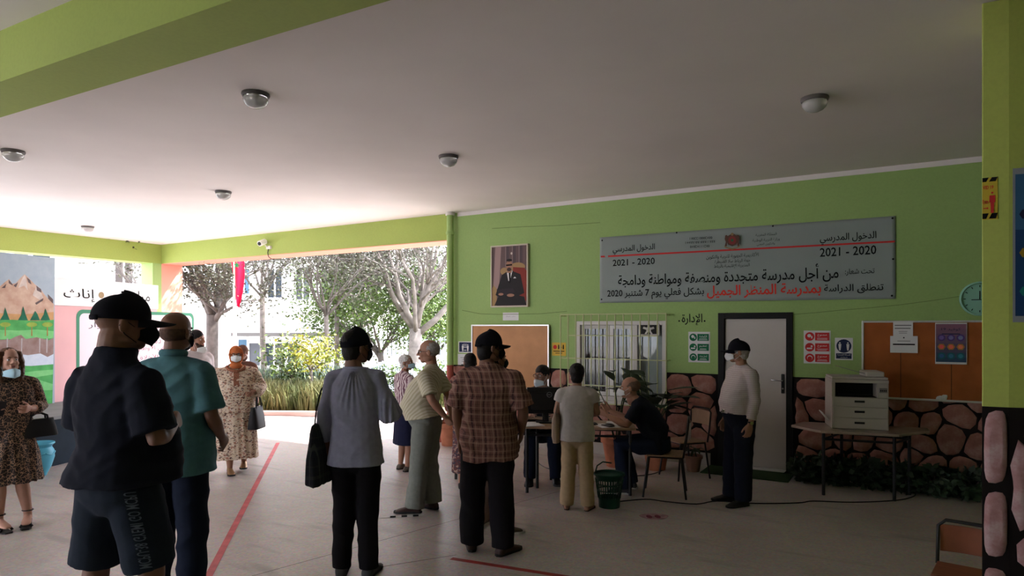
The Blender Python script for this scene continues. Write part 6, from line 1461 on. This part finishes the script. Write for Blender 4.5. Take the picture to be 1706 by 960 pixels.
m = MB(); m.ell((0, -.016, .03), (.089, .108, .098), 24, 16); m.ell((0, -.02, -.075), (.084, .08, .07), 18, 12); m.tube([(-.07, .045, .07), (-.085, .045, 0), (-.07, .045, -.08), (-.02, .06, -.125), (.02, .06, -.125), (.07, .045, -.08), (.085, .045, 0), (.07, .045, .07), (0, .06, .105)], .016, 8, close=True); m.ell((0, .03, -.15), (.085, .075, .05), 16, 10)
p.headthing(m, 'headscarf', m_or, v=.007, disp=lambda c_: .003 * noise.noise(c_ * 40)); p.mask(m_mask_w, loops=False); p.glasses(); p.shoes(m_gold, m_sole_k, name='slipper', grow=.006)
HB = p
# handbag hanging from her left forearm
S, E, Wr, _ = p.J['L']; q = p.world(E.lerp(Wr, .55)); q.z -= .05
def handbag(name, loc, w_, h_, d_, mt, label, cat, rz, handle=.16, taper=.85):
    e = empty(name, loc, label, cat, rz); m = MB()
    m.rings([[Vector((a, b, z)) for a, b in se(w_ / 2 * f, d_ / 2 * g, 20, 4)] for z, f, g in ((0, 1, 1), (.01, 1.03, 1.05), (h_ * .5, .95, .85), (h_ * .9, taper, .5), (h_, taper, .4))]); m.v = [(x, y, z - h_ - handle) for x, y, z in m.v]; m.build('bag_body', mt, e, smooth='auto')
    for s_ in (-1, 1):
        m = MB(); m.tube([(-w_ * .25, s_ * d_ * .18, -handle - .03), (-w_ * .22, s_ * d_ * .15, -handle * .5), (-w_ * .08, s_ * .01, -.008), (w_ * .08, s_ * .01, -.008), (w_ * .22, s_ * d_ * .15, -handle * .5), (w_ * .25, s_ * d_ * .18, -handle - .03)], .009, 8); m.build('handle', mt, e, smooth=True)
    m = MB(); m.box((0, 0, -handle), (w_ * .8, .012, .008)); m.build('zip', m_chrome, e)
    return e
m_leather = mat('black_leather', (.012, .012, .014), .6)
handbag('handbag', q, .30, .27, .14, m_leather, 'black handbag hanging from the robed woman\'s forearm', 'handbag', p.root.rotation_euler.z + 1.1)
# 5 ---- leopard dress ------------------------------------------------
p = Person('woman in a leopard print dress standing by the stage, phone in hand', 15, 5.9, 172, 1.60, head=(.15, .12), skin=m_sk_light, build=1.10, res=.011,
    arms={'L': ((-.075, .0, -.26), (.06, .22, -.25), (-.3, 0, 1)), 'R': ((.07, .02, -.26), (-.03, .24, -.22), (.3, 0, 1))}, curl=(.9, .9),
    legs={'l': ((-.09, .02, .49), (-.15, .0, .125), -.25), 'r': ((.08, .02, .49), (.08, .02, .125), .25)})
p.shirt(c_leo, hem=.9, loose=.022, sleeve=1.6, cuff=.062, upper=.07, name='dress', amp=.006, waist=.155); p.skirt(c_leo, .46, w0=.165, w1=.255, d1=.22, name='dress_skirt', amp=.016)
p.hair(m_hairbrown, r=(.088, .100, .092), c=(0, -.026, .036), low=.06, extra=lambda m: [m.tube([(sg * .070, .02, .06), (sg * .092, -.0, -.02), (sg * .095, -.01, -.10), (sg * .085, .0, -.17), (sg * .07, .015, -.21)], [.03, .032, .034, .03, .015], 12, round_=True) for sg in (-1, 1)], amp=.004)
p.lips(); p.brows(m_hairbrown); p.mask(m_mask_b, drop=.08)
p.shoes(m_sk_light, grow=.001, name='foot', heel=.04) if False else None
for nm in 'lr':
    h, kn, an, yaw = p.J[nm]; cy, sy = math.cos(yaw), math.sin(yaw); T_ = lambda x, y, z: Vector((an.x + cy * x - sy * y, an.y + sy * x + cy * y, z))
    q = MB(); q.rings([[T_(x, y, z) for x, z in ((-w2, lo), (w2, lo), (w2, lo + .01), (-w2, lo + .01))] for y, w2, lo in ((-.065, .03, .04), (.0, .034, .036), (.06, .037, .015), (.11, .045, .002), (.17, .046, .002), (.205, .03, .002))]); p.sc(q); o = q.build('heeled_sandal', m_shoe_k, p.root)
    q = MB(); q.rings([[T_(x, y, z) for x, y in ((-w2, -.065), (w2, -.065), (w2, -.065 + w2 * 2), (-w2, -.065 + w2 * 2))] for z, w2 in ((.001, .02), (.042, .03))]); p.sc(q); q.build('heel', m_shoe_k, o)
    q = MB(); q.tube([T_(.045 * math.cos(a), .01 + .045 * math.sin(a), .155) for a in [2 * math.pi * k / 14 for k in range(14)]], .006, 6, close=True); q.tube([T_(-.05, .15, .02), T_(-.03, .15, .05), T_(.03, .15, .05), T_(.05, .15, .02)], .012, 8, flat=.4); p.sc(q); q.build('strap', m_shoe_k, o, smooth=True)
S, E, Wr, _ = p.J['L']; q = p.world(E.lerp(Wr, .3)); q.z -= .045
handbag('handbag', q, .30, .16, .12, m_leather, 'black glossy handbag on the arm of the woman in leopard print', 'handbag', p.root.rotation_euler.z + .3, handle=.06)
S, E, Wr, _ = p.J['R']; q = p.world(Wr + Vector((-.05, .10, .0)))
e = empty('phone', q, 'dark phone held by the woman in the leopard print dress', 'phone', p.root.rotation_euler.z + .3); m = MB(); M_ = Matrix.Rotation(-.5, 3, 'X'); m.box((0, 0, 0), (.075, .009, .15), M_); m.build('case', m_plastic_k, e, bevel=.003); m = MB(); m.box(M_ @ Vector((0, -.0055, 0)), (.068, .001, .14), M_); m.build('screen', mat('screen_dark', (.02, .025, .03), .1), e)
# 6 ---- woman in lilac blouse ---------------------------------------
p = Person('woman in a loose lilac blouse and black cap, seen from behind', 593, 4.78, 12, 1.76, head=(-.75, .0), skin=m_sk_brown, build=.90, res=.0085,
    arms={'R': ((.09, -.01, -.26), (.05, .20, -.30), (-.2, 0, 1)), 'L': ((-.075, .02, -.27), (-.06, .07, -.50), (0, 1, 0))}, curl=(.7, .7),
    legs={'l': ((-.088, .03, .49), (-.105, .0, .085), .15), 'r': ((.080, .02, .49), (.095, -.02, .085), -.15)})
m = MB(); b = p.build
prof = [(.81, .205, .165, 0), (.87, .195, .155, 0), (.98, .18, .145, 0), (1.10, .165, .135, 0), (1.28, .168, .125, -.01), (1.38, .162, .105, -.01), (1.455, .11, .075, -.01), (1.49, .080, .07, 0)]
m.rings(torso_rings(p.spine, prof))
for nm, pts, rd in (('R', (0, .35, .7, 1.0, 1.45), (.060, .058, .070, .085, .056)), ('L', (0, .4, .8, 1.2, 1.7), (.058, .054, .054, .058, .048))):
    S, E, Wr, _ = p.J[nm]; m.tube([interp_keys(p.spine, 1.46), S], [.050, .056], 12, round_=True)
    m.tube([S.lerp(E, q) if q <= 1 else E.lerp(Wr, q - 1) for q in pts], rd, 16, round_=True)
def gather(c):
    z = c.z / p.k; x = c.x / p.k; y = c.y / p.k; f0 = folds(.006, 6, 8, 9)(c)
    if y < 0 and 1.12 < z < 1.47 and abs(x) < .13:
        a = math.atan2(x, 1.56 - z); d = (1.47 - z); f0 += .010 * math.sin(a * 46) * math.exp(-(a / .30) ** 2) * max(0, 1 - d / .34)
    S, E, Wr, _ = p.J['R']
    if x > .2: f0 += .007 * math.sin(math.atan2(y - E.y, x - E.x) * 9) * (1 if z < 1.28 else .2)
    return f0
p.garment('blouse', m, c_blouse, gather, res=.0075, smooth=2)
m = MB(); c = interp_keys(p.spine, 1.495); m.tube([p.local(c + Vector((.086 * math.cos(t), .072 * math.sin(t), -.004 - .012 * math.sin(t)))) for t in [2 * math.pi * k / 24 for k in range(24)]], .008, 8, close=True); m.build('neck_band', c_blouse, p.root, smooth=True)
p.trousers(c_blkt, width=.072, thigh=.106, amp=.008, seed=6); p.shoes(mat('shoe_grey', (.06, .06, .065), .7), m_sole_k)
p.hair(m_hair, low=.03); p.mask(m_mask_k); p.glasses(mat('brown_frames', (.05, .02, .015), .3))
p.cap(tilt=.12, brim=.02, back=False, high=1.05)
# shoulder bag
S, E, Wr, _ = p.J['L']
m_bag = plaid('striped_bag', (.010, .014, .022), (.05, .06, .055), (.012, .015, .02), 16, 5, w1=.3)
e = empty('shoulder_bag', p.world((-.262, .03, .66)), 'dark striped tote bag hanging at the side of the woman in lilac', 'bag', p.root.rotation_euler.z + R(78))
m = MB(); m.rings([[Vector((a, b, z)) for a, b in se(w2, d2, 20, 4)] for z, w2, d2 in ((0, .15, .045), (.02, .17, .055), (.2, .165, .05), (.38, .14, .035), (.44, .125, .02))]); me = vox(m, .009, 2, folds(.008, 8, 5, 3, vert=True)); link('bag_body', me, m_bag, e, smooth=True)
for sg in (-1, 1):
    m = MB(); m.tube([(.09 * sg, .0, .42), (.06 * sg, .0, .55), (.03 * sg, -.02, .68), (.0, -.09, .80)], .010, 8, flat=.4); m.build('strap', m_bag, e, smooth=True)
# 7 ---- elderly woman ----------------------------------------------
p = Person('white haired elderly woman in a purple patterned blouse and navy skirt', 675, 8.3, 62, 1.44, head=(-.85, .05), skin=m_sk_tan, build=1.08, res=.012,
    arms={'R': ((.06, .02, -.25), (.0, .22, -.27), (-.2, 0, 1)), 'L': ((-.05, .04, -.25), (.04, .24, -.27), (.2, 0, 1))})
p.shirt(c_purp, hem=.92, loose=.025, sleeve=.85, cuff=.075, upper=.07, name='blouse', amp=.006, collar=True); p.skirt(c_navy, .40, w0=.175, w1=.205, d1=.165, amp=.006)
p.hair(m_hairwhite, low=.03, amp=.006); p.mask(m_mask_b); p.shoes(m_shoe_g, m_sole_k, name='shoe')
# 8 ---- elderly man in pale shirt ------------------------------------
p = Person('elderly grey haired man in a pale short sleeved shirt, hands clasped behind him', 712, 6.45, 292, 1.66, head=(.3, .0), skin=m_sk_tan, build=1.08, belly=.065, res=.0095,
    spine={1.10: (0, .035, 1.10), 1.30: (0, -.0, 1.30), 1.44: (0, -.045, 1.44), 1.52: (0, -.045, 1.52), 1.58: (0, -.035, 1.58)},
    arms={'R': ((.05, -.10, -.25), (-.09, -.19, -.44), (0, 1, 0)), 'L': ((-.05, -.10, -.25), (.09, -.20, -.44), (0, 1, 0))}, curl=(.9, .9),
    legs={'l': ((-.08, .06, .49), (-.09, .10, .085), .25), 'r': ((.10, .02, .48), (.10, -.02, .085), -.3)})
def stripes(name, a, b, f_):
    def fn(N, L, co):
        w_ = N.new('ShaderNodeTexWave'); w_.inputs['Scale'].default_value = f_; w_.bands_direction = 'DIAGONAL'; L.new(co, w_.inputs[0]); return ramp(N, L, w_.outputs['Fac'], [(.35, a), (.6, b)])
    return mat_nodes(name, fn, .9)
p.shirt(stripes('pale_stripe', (.40, .36, .24), (.54, .49, .36), 14), hem=.97, loose=.022, sleeve=.80, cuff=.078, upper=.072, amp=.007, seed=7, collar=True)
p.trousers(c_grey, width=.098, thigh=.112, kneew=.092, amp=.012, waist=1.03, seed=3)
p.hair(m_hairgrey, c=(0, -.026, .028), r=(.081, .096, .086)); p.glasses(); p.brows(m_hairgrey); p.lips(); p.shoes(m_shoe_b, m_sole_k)
m = MB(); m.box(p.local((.185, .03, .86)), (.02, .035, .06)); m.tube([p.local((.185, .03, .94)), p.local((.19, .03, .9)), p.local((.185, .03, .87))], .004, 6); m.tube([p.local((.19, .03, .83)), p.local((.19, .035, .80))], .006, 6); m.build('key_pouch', m_plastic_k, p.root, bevel=.004)
# 9 ---- plaid shirt man ----------------------------------------------
p = Person('man in a brown plaid shirt and black cap with his back to the camera', 815, 5.28, 14, 1.745, head=(-.85, .0), skin=m_sk_brown, build=1.16, belly=.05, res=.009,
    spine={.95: (-.01, 0, .95), 1.10: (-.01, .005, 1.10), 1.30: (-.01, -.01, 1.30)},
    arms={'R': ((.08, .01, -.28), (.04, .13, -.47), (0, 1, 0)), 'L': ((-.06, .0, -.28), (-.055, .06, -.54), (0, 1, 0))},
    legs={'l': ((-.14, .0, .49), (-.15, .02, .085), .3), 'r': ((.10, .0, .49), (.12, -.04, .085), -.5)})
p.shirt(c_plaid, hem=.745, loose=.03, sleeve=.92, cuff=.092, upper=.078, amp=.011, seed=11, collar=True, open_hem=.0)
p.trousers(c_blkt, width=.088, thigh=.115, kneew=.095, amp=.008); p.shoes(m_shoe_b, m_sole_k); p.hair(m_hair, low=.05, r=(.081, .100, .08), c=(0, -.02, .025), amp=.001); p.cap(tilt=.0, brim=.08); p.mask(m_mask_k)
# 10 --- man behind him ---------------------------------------------
p = Person('man in grey top and beige trousers hidden behind the man in plaid', 824, 5.85, 40, 1.62, head=(-.3, 0), skin=m_sk_brown, build=1.05, res=.012,
    legs={'l': ((-.12, .0, .49), (-.19, .02, .085), .3), 'r': ((.10, .0, .49), (.13, -.04, .085), -.7)})
p.shirt(c_greyj, hem=.86, loose=.02, sleeve=1.7, cuff=.05, name='sweatshirt'); p.trousers(c_beige, width=.078, thigh=.1); p.shoes(m_shoe_g, m_sole_w); p.hair(m_hair, low=.03); p.mask(m_mask_k)
# 11 --- woman left of him -------------------------------------------
p = Person('dark haired woman in a red checked jacket and patterned skirt, behind the man in plaid', 783, 7.35, 12, 1.50, head=(.1, .1), skin=m_sk_tan, build=1.10, res=.012,
    arms={'L': ((-.10, .0, -.25), (-.08, .05, -.47), (0, 1, 0)), 'R': ((.06, .02, -.25), (.0, .2, -.3), (0, 0, 1))})
p.shirt(c_plaid2, hem=.84, loose=.035, sleeve=1.75, cuff=.055, name='jacket', amp=.007); p.skirt(c_patsk, .22, w0=.18, w1=.22, d1=.18, amp=.010); p.hair(m_hair, low=.06, c=(0, -.026, .036)); p.shoes(m_shoe_k); p.glasses(); p.mask(m_mask_w)
# 12 --- woman in white top at the desk ------------------------------
p = Person('woman in a cream top and khaki trousers standing at the desk', 961, 6.5, 4, 1.425, head=(.05, .12), skin=m_sk_tan, build=1.06, res=.0095,
    arms={'R': ((.06, .03, -.25), (.03, .25, -.28), (-.2, 0, 1)), 'L': ((-.06, .0, -.25), (-.02, .20, -.33), (.2, 0, 1))},
    legs={'l': ((-.10, .0, .49), (-.125, .02, .085), .1), 'r': ((.11, .0, .49), (.13, -.0, .085), -.3)})
p.shirt(c_wht2, hem=.84, loose=.028, sleeve=.42, cuff=.078, upper=.075, amp=.007, seed=14, name='top'); p.trousers(c_khaki, width=.080, thigh=.098, amp=.008, seed=4); p.sandals(m_shoe_b)
p.hair(m_hair, low=.05, r=(.094, .106, .096)); p.glasses(); p.mask(m_mask_w)
S, E, Wr, _ = p.J['L']
e = empty('shoulder_bag', p.world((-.235, .03, 1.02)), 'small tan bag under the arm of the woman in the cream top', 'bag', p.root.rotation_euler.z + R(80)); m = MB(); m.rings([[Vector((a, b, z)) for a, b in se(w2, d2, 18, 3)] for z, w2, d2 in ((-.17, .11, .03), (-.1, .13, .042), (.06, .13, .038), (.12, .11, .02))]); m.build('bag_body', mat('tan_leather', (.30, .21, .15), .5), e, smooth='auto')
m = MB(); m.tube([(.1, 0, .1), (.05, -.02, .26), (0, -.05, .4), (-.05, -.02, .26), (-.1, 0, .1)], .007, 8); m.build('strap', mat('tan_leather', (.30, .21, .15), .5), e, smooth=True)
# 13 --- seated clerk -----------------------------------------------
SIT = {.80: (0, .14, .50), .95: (0, .0, .53), 1.10: (0, -.02, .68), 1.30: (0, .0, .88), 1.44: (0, .02, 1.02), 1.52: (0, .04, 1.10), 1.58: (0, .06, 1.155)}
p = Person('seated man in glasses behind the computer monitor, mask under his nose', 902, 8.05, 178, 1.74, head=(-.65, .08), skin=m_sk_tan, build=1.02, res=.012, spine=SIT,
    arms={'L': ((-.06, .08, -.25), (.02, .30, -.22), (.2, 0, 1)), 'R': ((.06, .08, -.25), (-.02, .30, -.22), (-.2, 0, 1))},
    legs={'l': ((-.13, .44, .52), (-.15, .42, .085), .1), 'r': ((.13, .44, .52), (.15, .45, .085), -.1)})
p.shirt(cloth('charcoal_polo', (.022, .022, .028)), hem=.93, loose=.02, sleeve=.8, cuff=.07, name='polo_shirt', collar=True); p.trousers(c_jean, width=.075, thigh=.098, waist=1.02); p.shoes(m_shoe_k, m_sole_k)
p.hair(m_hair, c=(0, -.016, .045)); p.mask(m_mask_w, drop=.035); p.glasses(); p.brows()
# 14 --- seated man at the right end ----------------------------------
p = Person('seated shaven headed man in black T-shirt leaning on the desk', 1100, 7.15, 272, 1.74, head=(.0, .05), skin=m_sk_tan, build=1.05, belly=.02, res=.0095,
    spine={.80: (0, .12, .50), .95: (0, .0, .53), 1.10: (0, .03, .67), 1.30: (0, .15, .85), 1.44: (0, .235, .97), 1.52: (0, .275, 1.035), 1.58: (0, .305, 1.075)},
    arms={'L': ((-.03, .12, -.20), (.0, .34, -.10), (-.3, 0, 1)), 'R': ((.03, .12, -.20), (-.0, .34, -.10), (.3, 0, 1))}, curl=(.9, .9),
    legs={'l': ((-.12, .42, .53), (-.13, .36, .085), .1), 'r': ((.12, .42, .53), (.14, .32, .085), -.1)})
p.shirt(c_blk, hem=.92, loose=.024, sleeve=.75, cuff=.075, name='t_shirt', amp=.008, seed=21); p.trousers(c_jean, width=.078, thigh=.104, waist=1.02); p.shoes(mat('shoe_sport', (.03, .03, .035), .6), m_sole_w)
p.hair(mat('hair_shaved', (.16, .10, .07), .8, noise_s=60, noise_a=.2), r=(.0785, .1, .08), c=(0, -.02, .030), amp=.0008); p.mask(m_mask_w); p.brows(); S14 = p
# 15 --- man by the door -----------------------------------------------
p = Person('elderly man in a black cap and checked shirt standing before the door', 1233, 6.72, 238, 1.65, head=(-.50, .0), skin=m_sk_tan, build=1.10, belly=.045, res=.0085,
    arms={'L': ((-.045, -.01, -.28), (-.05, .05, -.53), (0, 1, 0)), 'R': ((.045, -.01, -.28), (.04, .06, -.53), (0, 1, 0))},
    legs={'l': ((-.09, .02, .49), (-.09, .02, .085), .15), 'r': ((.11, .03, .49), (.15, .02, .085), -.2)})
p.shirt(c_check, hem=.99, loose=.02, sleeve=1.82, cuff=.050, upper=.068, amp=.006, seed=8, collar=True)
p.trousers(cloth('navy_trousers', (.010, .012, .022)), width=.083, thigh=.108, kneew=.092, waist=1.02, amp=.007, seed=9); p.shoes(m_shoe_k, m_sole_k)
m = MB(); m.rings(torso_rings(p.spine, [(.995, .198, .172, .02), (1.025, .196, .172, .02)])); p.sc(m); m.build('belt', m_leather, p.root, smooth='auto')
m = MB(); c = interp_keys(p.spine, 1.01) + Vector((0, .195, 0)); m.box(p.local(c), (.05, .012, .035)); m.build('buckle', m_chrome, p.root, bevel=.003)
p.hair(m_hairgrey, low=.02, r=(.080, .100, .07), c=(0, -.022, .01)); p.cap(tilt=-.02, brim=.085); p.mask(m_mask_w); p.glasses(); p.brows(m_hairgrey)
S, E, Wr, _ = p.J['L']; d = (Wr - E).normalized(); m = MB(); c = Wr - d * .015; m.tube([p.local(c - d * .008), p.local(c + d * .008)], .031, 16); m.build('watch_strap', m_leather, p.root, smooth='auto')
m = MB(); m.tube([p.local(c + Vector((-.028, .008, 0))), p.local(c + Vector((-.037, .010, 0)))], .017, 16); m.build('watch_face', m_chrome, p.root)
bpy.data.scenes.remove(TS)
